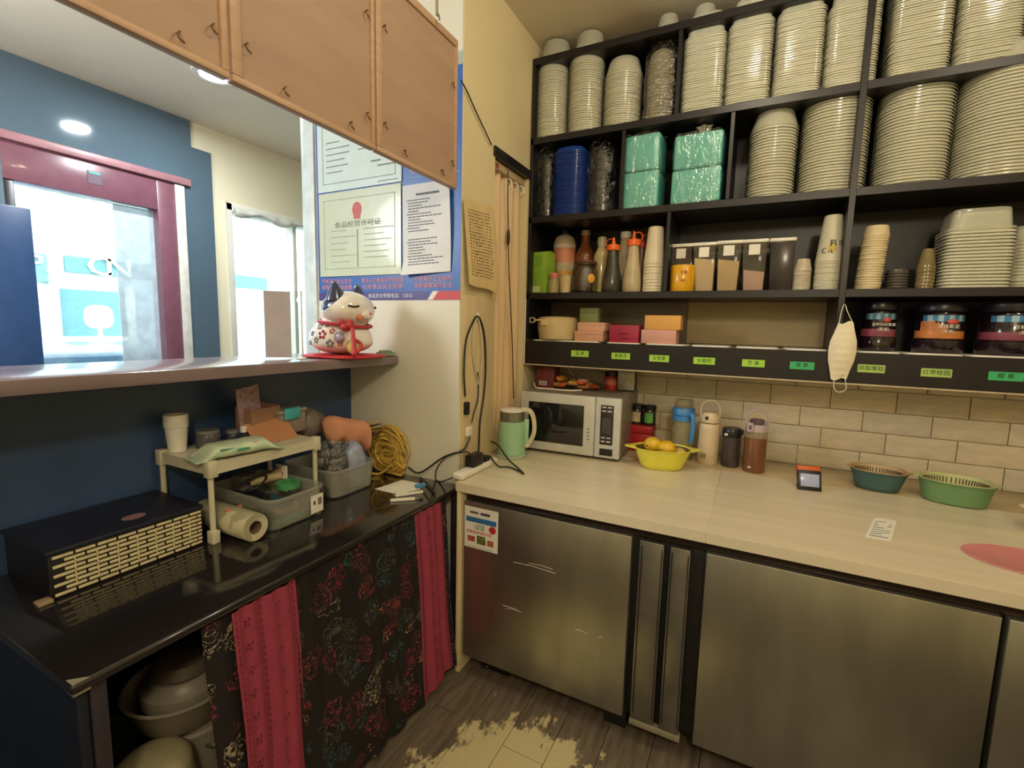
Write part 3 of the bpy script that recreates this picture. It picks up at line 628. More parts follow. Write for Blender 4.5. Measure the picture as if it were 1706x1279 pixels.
# items standing on the pan lids behind the rail
def carton(name, label, xl, xr, yt, yb, Y, col, dep=.09, z0=None, rz=0, parts=True):
    zb = ZT if z0 is None else z0
    a, b = P('Y', Y, xl, (yt+yb)/2).x, P('Y', Y, xr, (yt+yb)/2).x
    zt = P('Y', Y, (xl+xr)/2, yt).z
    t = thing(name, label, 'box', ((a+b)/2, Y+dep/2, zb), rz); hw = (b-a)/2; H = zt-zb
    MB().box(-hw, hw, -dep/2, dep/2, 0, H*.99 if not parts else H*.66).build('carton', col, t, bevel=.0015)
    if parts: MB().box(-hw-.001, hw+.001, -dep/2-.001, dep/2+.001, H*.665, H).build('lid', col, t, bevel=.0015)
    return t, H, zt
M_pk = mat('pink_card', (216, 164, 136), .6, var=.03)
t, H, z1 = carton('pink_box', 'lower of the two small pink boxes next to the beige pot', 957, 1004, 552, 568, 2.47, M_pk, .12)
t, H, z2 = carton('pink_box', 'upper of the two small pink boxes, under the green box', 962, 1007, 537, 551, 2.475, mat('pink_card2', (218, 168, 142), .6, var=.03), .11, z0=z1+.0003)
carton('green_box', 'sage green box on top of the two pink boxes', 966, 996, 513, 536, 2.49, mat('sage_card', (122, 132, 84), .6), .08, z0=z2+.0003)
t, H, z3 = carton('magenta_box', 'magenta box with dark lettering on the tag shelf', 1015, 1064, 541, 569, 2.47, mat('magenta_card', (172, 44, 76), .5), .10, parts=False)
text('草莓果茶', .011, 'lettering', mat('maroon_ink', (100, 20, 44), .5), t, (0, -.0512, H*.5), sx=1.2)
text('精品茶礼', .009, 'lettering', mat('maroon_ink', (100, 20, 44), .5), t, (.008, -.0512, H*.22), sx=1.2)
t, H, z4 = carton('pink_box', 'wide pink box under the orange box', 1068, 1126, 549, 571, 2.47, mat('pink_card3', (214, 160, 146), .6, var=.03), .12, parts=False)
carton('orange_box', 'pale orange box on the wide pink box', 1074, 1134, 525, 548, 2.475, mat('peach_card', (222, 166, 88), .6, var=.03), .11, z0=z4+.0003, parts=False)
# beige pot with a square handle
X, R, H = place(898, 960, 529, 2.54, ZT)
t = thing('beige_pot', 'beige lidded pot with a white square ring handle on the tag shelf', 'pot', (X, 2.54, ZT), 0)
M_bei = mat('beige_ceramic', (206, 186, 138), .35, var=.03)
MB().lathe([(0, 0), (R*.8, 0), (R*.92, .006), (R, H*.5), (R, H*.92), (R*.94, H*.97), (0, H*.97)], seg=36).build('pot_body', M_bei, t)
MB().lathe([(0, H*.972), (R*.96, H*.972), (R*.96, H*1.0), (R*.5, H*1.05), (0, H*1.05)], seg=36).build('lid', M_bei, t)
MB().box(-R*.5, -R*.1, -R*1.04, -R*.9, H*.62, H*.92).build('handle_root', M_bei, t, bevel=.006)
mb = MB(); hx, hz = -R*.98, H*.86
mb.tube([(hx-.014, -R*.95, hz-.012), (hx+.014, -R*.95, hz-.012), (hx+.014, -R*.95, hz+.012), (hx-.014, -R*.95, hz+.012)], .0028, 6, closed=True); mb.build('square_ring', M_wplast, t)
mb = MB(); mb.tube([(hx+.014, -R*.95, hz), (-R*.4, -R*.97, hz)], .005, 8); mb.build('handle_bar', M_bei, t)
# jam jars
M_jam = mat('dark_jam', (34, 20, 28), .12, coat=.6); M_jlid = mat('black_lid', (30, 26, 34), .3)
JM = [(1428, 1490, 503, 'dark jam jar with purple label nearest the mask', (150, 76, 92), '蓝莓风味果酱', M_ink),
      (1517, 1603, 506, 'dark jam jar with orange label, the middle one', (208, 130, 66), '香橙果泥', M_ink),
      (1622, 1735, 506, 'dark jam jar with purple label at the right edge', (140, 66, 86), '草莓果泥', M_ink)]
for xl, xr, yt, lab, col, s, _ in JM:
    Y = 2.575; X, R, H = place(xl, xr, yt, Y, ZT)
    R = min(R, .108)
    t = thing('jam_jar', lab, 'jar', (X, Y, ZT), 0)
    MB().lathe([(0, 0), (R*.94, 0), (R, .008), (R, H*.26), (R*.93, H*.29), (R*.93, H*.78), (R*.86, H*.83), (0, H*.83)], seg=36).build('jar_body', M_jam, t)
    MB().lathe([(0, H*.832), (R*.96, H*.832), (R*.97, H*.85), (R*.97, H*.98), (R*.93, H), (0, H)], seg=36).build('lid', M_jlid, t)
    MB().lathe([(R*.935, H*.30), (R*.938, H*.31), (R*.938, H*.44), (R*.935, H*.45)], seg=36, cap=False).build('label', mat('jam_label_%d' % col[0], col, .4, var=.1, sc_=30), t)
    if 'middle' in lab:
        q = [(-2.6+k*.08) for k in range(26)]
        MB().grid(lambda u, v: Vector((R*.94*math.sin(-1.1+u*1.2), -R*.94*math.cos(-1.1+u*1.2), H*(.44+v*(.20 if u < .5 else .20-.22*(u-.5)+.03*math.sin(u*40))))), 24, 3).build('label_picture', mat('orange_picture', (206, 130, 70), .4, var=.15, sc_=40), t)
    for k in range(9):
        a0 = -1.0+k*.22
        MB().grid(lambda u, v, a0=a0: Vector((R*.939*math.sin(a0+u*.22), -R*.939*math.cos(a0+u*.22), H*(.64+v*.12))), 4, 1).build('check_band', mat('blue_check_%d' % (k % 2), [(60, 124, 170), (150, 186, 204)][k % 2], .4), t)
    MB().sph((R*.24, -R*.925, H*.63), (R*.22, .006, H*.055)).build('red_logo_patch', mat('red_logo', (206, 84, 70), .4), t)
    text(s, H*(.066 if len(s) > 5 else .085), 'lettering', M_wplast, t, (R*.10, -R*.965, H*.535), (PI/2, 0, .1))
    text('(果酱)', H*.075, 'lettering', M_wplast, t, (R*.10, -R*.965, H*.44), (PI/2, 0, .1))
# mask hanging from the post
c = P('Y', YS-.03, 1403, 583)
t = thing('face_mask', 'white face mask hanging by its loop from the tall black post', 'mask', (c.x, YS-.03, c.z))
hw = P('Y', YS-.03, 1427, 583).x-c.x; top = P('Y', YS-.03, 1405, 537).z-c.z; bot = P('Y', YS-.03, 1403, 632).z-c.z
def mk(u, v):
    s = v; k = [.52, .72, .95, 1.0, .93, .72, .55]; i = min(5, int(s*6)); f = s*6-i; wd = hw*(k[i]*(1-f)+k[i+1]*f)
    x = (u-.5)*2*wd+.006*(.5-v); b = (1-((u-.5)*2)**2)
    return Vector((x, -.020*b*math.sin(v*PI)-.003-.0015*math.sin(v*50)*b, top+(bot-top)*v-.006*math.sin(u*PI*2)*(1 if v < .05 or v > .95 else 0)))
mb = MB(); mb.grid(mk, 20, 28); mb.build('mask_body', mat('mask_fabric', (232, 222, 194), .8, var=.03, bump=.1), t, solid=.0012)
lt = P('Y', YS-.03, 1408, 506)-Vector((c.x, YS-.03, c.z)); lb = P('Y', YS-.03, 1398, 653)-Vector((c.x, YS-.03, c.z))
mb = MB(); mb.tube(spline([(-hw*.42, -.002, top-.004), (lt.x-.010, 0, lt.z-.03), (lt.x, .008, lt.z), (lt.x+.010, 0, lt.z-.03), (hw*.56, -.002, top-.004)]), .0016, 6); mb.build('ear_loop', M_wplast, t)
mb = MB(); mb.tube(spline([(-hw*.36, -.002, bot+.003), (lb.x-.02, 0, lb.z+.018), (lb.x-.004, 0, lb.z), (lb.x+.022, 0, lb.z+.014), (hw*.42, -.002, bot+.003)]), .0016, 6); mb.build('ear_loop', M_wplast, t)
mb = MB(); mb.tube([(lt.x, .028, lt.z-.001), (lt.x, .004, lt.z-.003), (lt.x, .002, lt.z+.004)], .002, 6); mb.build('hook', M_dark, t)
# ------------------------------------------------------------------ worktop and fridge
ZW = .82
wt = thing('worktop', 'long cream marble-look worktop under the black shelf', 'worktop', (-1.092, 1.648, 0))
O = wt.location
J1, J2 = P('Y', 1.648, 1085, 866).x, P('Y', 1.648, 1177, 884).x
for x0, x1 in ((-1.092, J1-.0001), (J1+.0001, J2-.0002), (J2+.0002, 1.62)):
    MB(O).box(x0, x1, 1.648, 2.455, .781, ZW).build('slab', M_marble, wt, bevel=.0005, seg=1)
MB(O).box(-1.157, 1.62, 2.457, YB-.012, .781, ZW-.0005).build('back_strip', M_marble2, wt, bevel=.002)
MB(O).prism([(-1.152, 1.80), (-1.0925, 1.80), (-1.0925, 2.455), (-1.158, 2.455), (-1.158, 2.422), (-1.44, 2.422), (-1.44, 2.064), (-1.152, 2.064)], .781, ZW-.0004, 'Z').build('niche_slab', M_marble, wt, bevel=.002)
MB(O).box(-1.09, -1.07, 1.655, 2.40, ZF, .78).build('end_board', M_cream, wt, bevel=.002)
FR = thing('fridge', 'stainless under-counter fridge with two large doors and two narrow slotted panels', 'fridge', (-1.06, 1.665, ZF))
O = FR.location
yd = 1.662
MB(O).box(-1.062, 1.60, yd+.035, 2.40, .03, .779).build('carcass', M_rubber, FR, bevel=.003)
x1 = P('Y', yd, 1053, 897).x; x2 = P('Y', yd, 1177, 922).x; x3 = P('Y', yd, 1671, 1029).x; x4 = P('Y', yd, 1683, 1032).x
MB(O).box(-1.057, x1, yd, yd+.032, .028, .742).build('door', M_steel, FR, bevel=.004)
MB(O).box(x2, x3, yd, yd+.032, .028, .742).build('door', M_steel, FR, bevel=.004)
MB(O).box(x4, x4+.5, yd, yd+.032, .028, .742).build('door', M_steel, FR, bevel=.004)
MB(O).box(-1.055, 1.6, yd+.018, yd+.034, .744, .779).build('top_rail', mat('dark_steel', (62, 50, 44), .4, .6), FR, bevel=.002)
v = [P('Y', yd, q, 905).x for q in (1068, 1108, 1117, 1152)]
MB(O).box(v[0]-.006, v[1]-.002, yd+.004, yd+.03, .035, .735).build('vent_panel', M_steel2, FR, bevel=.004)
MB(O).box(v[2], v[3], yd+.004, yd+.03, .035, .735).build('vent_panel', M_steel2, FR, bevel=.004)
for a in (v[0]+.002, v[1]-.010, v[2]+.006, v[3]-.008):
    MB(O).box(a, a+.003, yd+.0015, yd+.004, .06, .715).build('rib', M_rubber, FR, smooth=False)
MB(O).box(v[0]-.008, v[3]+.006, yd+.004, yd+.03, .008, .032).build('sill', mat('pale_sill', (176, 170, 150), .4, .5), FR, bevel=.002)
for i, x in enumerate((-.98, -.36, .2, .7)):
    MB(O).lathe([(0, ZF), (.028, ZF), (.03, ZF+.01), (.022, ZF+.02), (.022, .03), (0, .03)], (x, 1.76, 0)).build('foot', M_dark, FR)
MB(O).box(-1.0, -.86, 1.735, 1.80, ZF+.001, .025).build('foot_block', M_rubber, FR, bevel=.003)
MB(O).box(-.42, -.335, 1.71, 1.76, ZF+.001, .028).build('foot_block', M_rubber, FR, bevel=.003)
# scratches on the left door
mb = MB(O)
for (a, b, c, d) in ((838, 1008, 868, 1020), (842, 1014, 860, 1016), (958, 1048, 978, 1056), (996, 1062, 1004, 1062), (855, 936, 925, 955), (880, 938, 920, 948)):
    p, q = P('Y', yd-.0005, a, b), P('Y', yd-.0005, c, d)
    mb.tube([p, (p+q)/2+Vector((0, 0, .004)), q], .0009, 5)
mb.build('scratch_marks', mat('scratch_mark', (210, 204, 190), .5), FR)['kind'] = 'stuff'
# sticker on the left door
c0 = P('Y', yd, 774, 842)
SW, SHt = .163, .185
s = MB(O).box(-1.052, -1.052+SW, yd-.0012, yd-.0002, .725-SHt, .722).build('sticker', mat('sticker_paper', (226, 226, 218), .5, var=.02), FR, smooth=False)
def sq(a, b, c, d, m, n='print_block'): MB(O).box(-1.052+a*SW, -1.052+b*SW, yd-.0018, yd-.0013, .722-d*SHt, .722-c*SHt).build(n, m, s, smooth=False)
sq(.05, .95, .24, .36, mat('sticker_blue', (50, 110, 170), .5)); sq(.16, .42, .10, .155, mat('sticker_olive', (100, 100, 88), .5)); sq(.48, .76, .10, .16, mat('sticker_violet', (76, 62, 92), .5))
sq(.10, .32, .70, .83, mat('sticker_meat', (186, 86, 74), .6, var=.3, sc_=60)); sq(.38, .64, .66, .86, mat('sticker_greens', (110, 116, 62), .6, var=.4, sc_=60)); sq(.70, .88, .72, .85, mat('sticker_food', (196, 100, 60), .6, var=.3, sc_=60))
sq(.12, .85, .945, .955, M_grey_ink)
MB().lathe([(0, -.0006), (.0165, -.0006), (.0165, 0), (0, 0)], T=Matrix.Rotation(PI/2, 3, 'X')).build('red_seal', mat('seal_red', (190, 44, 50), .5), s).location = (-1.052+.84*SW-O.x, yd-.0016-O.y, .722-.46*SHt-O.z)
for tx, zz, sz, m in (('一级能效', .43, .014, M_grey_ink), ('节能冷藏', .50, .013, M_grey_ink), ('新鲜食材保鲜冷柜', .60, .0155, mat('sticker_red', (200, 70, 60), .5))):
    text(tx, sz, 'lettering', m, s, (-1.052+.44*SW-O.x, yd-.0014-O.y, .722-zz*SHt-O.z), (PI/2, 0, 0))
# ------------------------------------------------------------------ microwave and what lies on it
mx0, mx1 = -1.06, -.557
MWL = P('Z', ZW, 877, 750); rzm = .045
t = thing('microwave', 'silver microwave oven with dark window on the worktop', 'microwave', (-1.102, 2.283, ZW), rzm)
W_, D_, H_ = .545, .465, .325
M_sil = mat('silver_paint', (204, 204, 198), .35, .2, var=.04); M_sil2 = mat('grey_case', (150, 142, 128), .4, .4, var=.05)
MB().box(0, W_, .028, D_, .014, H_).build('case', M_sil2, t, bevel=.006)
for x in (.04, W_-.04):
    for y in (.06, D_-.06): MB().lathe([(0, 0), (.014, 0), (.016, .0135), (0, .0135)], (x, y, 0), 12).build('foot', M_dark, t)
MB().box(.001, .412, 0, .0275, .016, H_-.001).build('door', M_sil, t, bevel=.007, seg=3)
MB().box(.414, W_-.001, 0, .0275, .016, H_-.001).build('control_panel', M_sil, t, bevel=.007, seg=3)
MB().box(.05, .356, -.0022, .004, .062, .275).build('window', mat('oven_glass', (22, 22, 24), .06, coat=.6), t, bevel=.009, seg=3)
MB().box(.442, .508, -.002, .004, .085, .288).build('keypad', mat('keypad', (46, 40, 40), .3), t, bevel=.002)
MB().box(.452, .498, -.0035, -.0018, .145, .225).build('display', mat('dim_display', (74, 76, 74), .2), t, smooth=False)
MB().box(.444, .510, -.003, .004, .030, .066).build('open_button', M_dark, t, bevel=.002)
for r, z in enumerate((.277, .258, .122, .103)):
    for c in range(2):
        MB().box(.450+c*.028, .470+c*.028, -.0036, -.0019, z-.003, z+.003).build('key', mat('key_print', (206, 200, 190), .5), t, smooth=False)
for k in range(4): MB().box(.375, .388, -.0012, .0002, .10+k*.018, .106+k*.018).build('symbol', M_grey_ink, t, smooth=False)
ZM = ZW+H_
# things on the microwave
def onmw(px, py): return P('Z', ZM, px, py)
c = onmw(905, 641)
t = thing('maroon_box', 'maroon gift box at the left on top of the microwave', 'box', (-1.06, 2.56, ZM), .06)
MB().box(-.055, .055, -.05, .05, .0, .14).build('carton', mat('maroon_card', (122, 50, 52), .5, var=.12, sc_=12, st=(6, 6, .5)), t, bevel=.002)
MB().box(-.035, .012, -.0512, -.0502, .012, .036).build('barcode_label', M_paper, t, smooth=False)
for k in range(7): MB().box(-.031+k*.006, -.028+k*.006, -.0522, -.0514, .015, .033).build('bar', M_ink, t, smooth=False)
t = tag(MB((-.98, 2.45, ZM)).tube(spline([(-1.12, 2.50, ZM+.02), (-1.08, 2.44, ZM+.004), (-1.0, 2.425, ZM+.0045), (-.88, 2.43, ZM+.0042), (-.82, 2.47, ZM+.006)]), .004, 8).build('white_cable', M_wplast), 'white cable lying along the top of the microwave before the maroon box', 'cable')
def snack(u, v):
    a = u*2*PI; r = math.sin(max(.02, v)*PI*.92)
    n = 1+.22*noise.noise(Vector((math.cos(a)*2, math.sin(a)*2, v*5)))
    return Vector((.125*r*n*math.cos(a), .075*r*n*math.sin(a), .001+.085*(1-v)*(.8+.3*noise.noise(Vector((math.cos(a)*2, math.sin(a)*2, 9))))))
c = onmw(963, 648)
t = thing('snack_bag', 'clear bag of orange and yellow snacks in the middle of the microwave top', 'bag', (c.x, 2.53, ZM), .1)
MB().grid(lambda u, v: snack(u, v*.98+.01), 36, 14, closed_u=True).build('film', M_film, t)
for k in range(11):
    a = k*1.9; r = .028+.055*((k*.37) % 1)
    MB().sph((r*1.35*math.cos(a), r*.7*math.sin(a), .018+.040*((k*.61) % 1)), (.042, .030, .014), 12, 8, T=Matrix.Rotation(a*1.3, 3, 'Z')@Matrix.Rotation(.4*math.sin(k), 3, 'X')).build('snack', mat('snack_%d' % (k % 4), [(226, 150, 60), (232, 186, 90), (206, 96, 50), (226, 170, 150)][k % 4], .5, var=.1, sc_=50), t)
MB().tube(spline([(-.02, 0, .075), (-.045, .0, .095), (-.06, 0, .125), (-.075, 0, .13)]), .006, 7, taper=None).build('twisted_neck', M_film2, t)
c = onmw(1017, 649)
t = thing('red_jar', 'small red jar with dark lid on the microwave beside the steel box', 'jar', (c.x, 2.66, ZM))
MB().lathe([(0, 0), (.037, 0), (.04, .006), (.04, .07), (.036, .078), (0, .078)], seg=24).build('jar_body', mat('red_jar', (190, 62, 48), .3, var=.1), t)
MB().lathe([(.0405, .03), (.041, .031), (.041, .06), (.0405, .061)], seg=24, cap=False).build('label', mat('rose_label', (214, 120, 100), .5, var=.15, sc_=40), t)
MB().lathe([(0, .0785), (.04, .0785), (.041, .1), (0, .102)], seg=24).build('lid', M_dark, t)
t = thing('steel_box', 'grey steel dispenser box at the right end of the microwave top', 'box', (-.62, 2.655, ZM), .1)
MB().box(-.05, .05, -.03, .05, .0, .13).build('box_body', M_dark, t, bevel=.004)
MB().box(-.046, .046, -.034, -.029, .006, .128).build('steel_face', mat('satin_face', (160, 154, 140), .35, .7, var=.08), t, bevel=.004)
# ------------------------------------------------------------------ bottles and bowls on the worktop
c = P('Z', ZW, 848, 768)
t = thing('kettle', 'mint green electric kettle with cream handle left of the microwave', 'kettle', (-1.075, 2.135, ZW), .40)
M_mint = mat('mint_plastic', (154, 196, 156), .35, var=.03)
MB().lathe([(0, 0), (.074, 0), (.078, .006), (.078, .014), (.07, .02), (0, .02)], seg=36).build('base', mat('pale_mint', (176, 188, 160), .4), t)
MB().lathe([(0, .0205), (.072, .0205), (.074, .03), (.066, .19), (.0, .19)], seg=36).build('body', M_mint, t)
MB().lathe([(.062, .1905), (.062, .235), (.058, .238), (0, .238)], seg=36).build('steel_collar', M_steel2, t)
MB().lathe([(0, .2385), (.06, .2385), (.062, .244), (.05, .252), (0, .254)], seg=36).build('lid', M_wplast, t)
hp = spline([(.045, 0, .249), (.085, 0, .246), (.108, 0, .215), (.116, 0, .15), (.104, 0, .10), (.075, 0, .055)], 6)
mb = MB()
for i in range(len(hp)-1): pass
n = len(hp); prof_out = []; prof_in = []
for i, q in enumerate(hp):
    tg = (hp[min(i+1, n-1)]-hp[max(i-1, 0)]).normalized(); nn = Vector((tg.z, 0, -tg.x)); w_ = .011
    prof_out.append((q.x+nn.x*w_, q.z+nn.z*w_)); prof_in.append((q.x-nn.x*w_, q.z-nn.z*w_))
vs = []; fs = []
for (a, b) in zip(prof_out, prof_in):
    vs += [(a[0], -.014, a[1]), (a[0], .014, a[1]), (b[0], .014, b[1]), (b[0], -.014, b[1])]
for i in range(n-1):
    for j in range(4): fs.append((i*4+j, i*4+(j+1) % 4, i*4+4+(j+1) % 4, i*4+4+j))
fs += [(3, 2, 1, 0), ((n-1)*4, (n-1)*4+1, (n-1)*4+2, (n-1)*4+3)]
mb.add(vs, fs); mb.build('handle', mat('cream_handle', (206, 196, 164), .4), t, bevel=.003)
MB().box(.064, .088, -.010, .010, .06, .20).build('handle_inset', M_mint, t, bevel=.004)
# yellow basket with fruit
c = P('Z', ZW, 1100, 784)
ybx, yby = -.360, 2.355
t = thing('yellow_basket', 'yellow plastic basin with pointed handles holding fruit, beside the microwave', 'basin', (ybx, yby, ZW), .27)
M_yel = mat('yellow_plastic', (226, 218, 76), .35, var=.03)
def basin(t, name, m, rx, ry, h, tp, pw=2.4, th=.004, seg=48):
    pr = [(0, .001), (tp*.9, .0), (tp, .006)]+[(tp+(1-tp)*k/5, .006+(h-.010)*k/5) for k in range(1, 6)]+[(1.045, h-.002), (1.06, h+.001), (1.04, h+.003), (1.0-.012, h)]+[(tp+(1-tp)*k/5-.03, .010+(h-.012)*k/5) for k in range(4, -1, -1)]+[(tp*.88, .006), (0, .006)]
    return MB().lathe(pr, seg=seg, sx=rx, sy=ry, pw=pw, cap=False).build(name, m, t)
basin(t, 'basin_body', M_yel, .132, .095, .098, .74, 2.2)
for s in (-1, 1): MB().prism([(s*.128, -.05), (s*.176, -.012), (s*.18, 0), (s*.176, .012), (s*.128, .05)], .094, .1005, 'Z').build('handle', M_yel, t, bevel=.002)
def inner(t, m, rx, ry, h, z): return MB().lathe([(0, z+.002), (.7, z), (.78, z+.01), (.96, h), (.98, h+.004), (.93, h+.002), (.74, z+.014), (0, z+.005)], seg=48, sx=rx, sy=ry, pw=2.2, cap=False).build('inner_strainer', m, t)
inner(t, mat('olive_strainer', (110, 96, 50), .4), .128, .091, .092, .02)
M_man = mat('mango_skin', (224, 182, 40), .4, var=.1, sc_=30)
for i, (dx, dy, dz, r, lab) in enumerate(((-.048, -.012, .112, .040, 'round yellow fruit, left and upright, in the yellow basin'), (.016, -.025, .100, .042, 'yellow fruit lying in the middle of the yellow basin'), (.082, .0, .072, .032, 'pale yellow fruit sunk low at the right of the yellow basin'), (-.09, .01, .055, .026, 'dark purple fruit at the left rim of the yellow basin'))):
    R3 = Matrix.Rotation(.27, 3, 'Z'); q = R3 @ Vector((dx, dy, dz))
    f = MB().sph((0, 0, 0), (r*1.05, r*.93, r*.96), 20, 14).build('fruit', M_man if i < 2 else mat('fruit_%d' % i, ((214, 190, 96) if i == 2 else (70, 54, 60)), .4, var=.1)); f.location = Vector((ybx, yby, ZW))+q
    tag(f, lab, 'fruit')
    if i < 2: MB().lathe([(0, 0), (.004, 0), (.003, .006), (0, .006)], (-r*.55, -r*.75, 0), 8, T=Matrix.Rotation(PI/2, 3, 'X')).build('stem_spot', mat('stem', (90, 70, 30), .7), f)
# jars and red tin behind the basin
t = thing('red_tin', 'crimson square tin behind the yellow basin carrying two dark jars', 'tin', (-.52, 2.66, ZW))
M_crim = mat('crimson_tin', (172, 34, 42), .35, var=.06)
MB().box(-.062, .062, -.06, .06, 0, .10).build('tin_body', M_crim, t, bevel=.006); MB().box(-.064, .064, -.062, .062, .1005, .145).build('lid', M_crim, t, bevel=.006)
for x, lab, m, wd in ((-.552, 'dark jar with cream label on the crimson tin, nearer the microwave', mat('cream_label', (206, 190, 154), .6, var=.12, sc_=50), .034), (-.483, 'dark jar with green label on the crimson tin, right one', mat('jar_green_label', (104, 180, 100), .5, var=.06), .033)):
    t = thing('dark_jar', lab, 'jar', (x, 2.65, ZW+.1455))
    MB().lathe([(0, 0), (wd*.95, 0), (wd, .006), (wd, .075), (wd*.9, .085), (0, .085)], seg=24).build('jar_body', mat('dark_jar_glass', (40, 34, 26), .12, coat=.5), t)
    MB().grid(lambda u, v, wd=wd: Vector((wd*1.012*math.sin(-.75+1.5*u), -wd*1.012*math.cos(-.75+1.5*u), .016+.055*v)), 10, 1).build('label', m, t)
    MB().lathe([(0, .0855), (wd, .0855), (wd*1.03, .092), (wd*1.03, .108), (wd*.95, .111), (0, .111)], seg=24).build('lid', M_dark, t)
# blue-handled pitcher
bx = P('Y', 2.60, 1137, 720).x
t = thing('water_pitcher', 'clear pitcher with blue lid and blue handle behind the yellow basin', 'pitcher', (bx, 2.60, ZW), -.9)
M_blu = mat('sky_blue_plastic', (74, 140, 206), .35, var=.04)
MB().lathe([(0, 0), (.056, 0), (.06, .008), (.058, .17), (.05, .2), (.05, .215), (0, .215)], seg=32).build('jug', mat('pitcher_plastic', (196, 188, 150), .1, clear=.55), t)
MB().lathe([(0, .006), (.054, .006), (.055, .03), (.0, .032)], seg=32).build('water', mat('old_water', (180, 166, 110), .1, clear=.3), t)
MB().lathe([(.0515, .20), (.056, .202), (.056, .226), (.052, .229), (.056, .232), (.056, .262), (.05, .27), (0, .27)], seg=32).build('lid', M_blu, t)
MB().lathe([(0, .2705), (.046, .2705), (.044, .31), (0, .314)], seg=28).build('lid_cup', mat('clear_lid_cup', (190, 180, 150), .1, clear=.6), t)
hp = spline([(.054, 0, .235), (.078, 0, .24), (.088, 0, .22), (.088, 0, .15), (.082, 0, .10)], 5)
MB().tube(hp, .0115, 10, taper=[1]*len(hp)).build('handle', M_blu, t)
# thermos, shaker, tea bottle
c = P('Z', ZW, 1175, 774)
t = thing('thermos', 'cream thermos bottle with loop handle standing by the brick wall', 'bottle', (c.x+.003, c.y+.048, ZW), .15)
M_thm = mat('cream_enamel', (214, 196, 162), .3, var=.02)
MB().lathe([(0, 0), (.046, 0), (.05, .006), (.05, .185), (.047, .2), (.042, .207), (0, .207)], seg=36).build('body', M_thm, t)
MB().lathe([(.0425, .2075), (.0425, .211)], seg=36).build('seam', M_dark, t)
MB().lathe([(0, .2115), (.045, .2115), (.046, .22), (.044, .245), (.03, .262), (0, .265)], seg=36).build('cap', M_thm, t)
MB().tube(spline([(-.042, 0, .225), (-.045, 0, .27), (-.036, 0, .305), (0, 0, .322), (.036, 0, .305), (.045, 0, .27), (.042, 0, .225)], 6), .0048, 8).build('loop_handle', M_thm, t)
MB().box(-.026, -.010, -.046, -.038, .228, .246).build('spout_button', M_dark, t, bevel=.004)
MB().box(-.036, -.012, -.0505, -.040, .035, .058).build('logo_patch', mat('brown_patch', (140, 122, 92), .5), t, bevel=.001)
c = P('Z', ZW, 1213, 779)
t = thing('shaker_bottle', 'dark grey shaker bottle with black lid between the thermos and the tea bottle', 'bottle', (c.x+.004, c.y+.042, ZW), 0)
MB().lathe([(0, 0), (.038, 0), (.041, .006), (.041, .15), (0, .15)], seg=32).build('body', mat('grey_bottle', (72, 64, 64), .4), t)
MB().lathe([(0, .1505), (.043, .1505), (.045, .156), (.045, .188), (.04, .194), (0, .194)], seg=32).build('lid', M_dark, t)
MB().box(.025, .052, -.012, .012, .165, .19).build('lid_lip', M_dark, t, bevel=.004)
MB().box(-.032, -.016, -.0475, -.035, .160, .171).build('white_mark', M_wplast, t, bevel=.002)
c = P('Z', ZW, 1253, 788.5)
t = thing('tea_bottle', 'tall bottle of brown tea with lilac carry lid, rightmost of the bottles', 'bottle', (c.x+.004, c.y+.05, ZW), .1)
MB().lathe([(0, 0), (.046, 0), (.05, .005), (.05, .168), (0, .168)], seg=36).build('tea', mat('brown_tea', (124, 78, 48), .15, coat=.5, var=.1), t)
MB().lathe([(.0502, .169), (.0502, .188), (.047, .198), (0, .198)], seg=36, cap=False).build('bottle_neck', mat('tea_neck', (190, 170, 140), .1, clear=.5), t)
M_lil = mat('lilac_plastic', (188, 172, 180), .4, var=.03)
MB().lathe([(0, .1985), (.048, .1985), (.049, .204), (.047, .232), (0, .235)], seg=36).build('lid', M_lil, t)
MB().lathe([(0, .2355), (.032, .2355), (.030, .255), (0, .258)], seg=28).build('inner_cap', mat('smoke_cap', (92, 74, 84), .2, coat=.4), t)
MB().tube(spline([(-.044, 0, .22), (-.046, 0, .265), (-.03, 0, .292), (0, 0, .30), (.03, 0, .292), (.046, 0, .265), (.044, 0, .22)], 6), .005, 8).build('carry_loop', M_lil, t)
MB().box(-.046, -.022, -.055, -.044, .2, .243).build('latch', M_lil, t, bevel=.002)
MB().box(-.040, -.028, -.057, -.0545, .212, .234).build('latch_mark', mat('latch_grey', (110, 100, 110), .4), t, bevel=.001)
MB().box(-.030, -.018, -.0508, -.040, .026, .032).build('white_mark', M_wplast, t, smooth=False)
# card terminal
a, b = P('Z', ZW, 1330, 818), P('Z', ZW, 1371, 823)
t = thing('card_terminal', 'small card terminal with grey-blue screen and orange back', 'terminal', ((a.x+b.x)/2, a.y+.03, ZW), .18)
Tt = Matrix.Rotation(-.35, 3, 'X')
hw = (b-a).length/2
MB().box(-hw, hw, 0, .018, 0, .088, T=Tt).build('body', M_dark, t, bevel=.004)
MB().box(-hw*.78, hw*.8, -.0015, .001, .018, .072, T=Tt).build('screen', mat('terminal_screen', (150, 156, 178), .2, emit=.25), t, bevel=.001)
MB().box(-hw*.98, hw*.98, .012, .034, .055, .108, T=Tt).build('printer_cover', mat('orange_cover', (216, 96, 36), .4), t, bevel=.004)
MB().box(-hw*.9, hw*.9, .012, .05, .001, .018).build('stand', M_dark, t, bevel=.003)
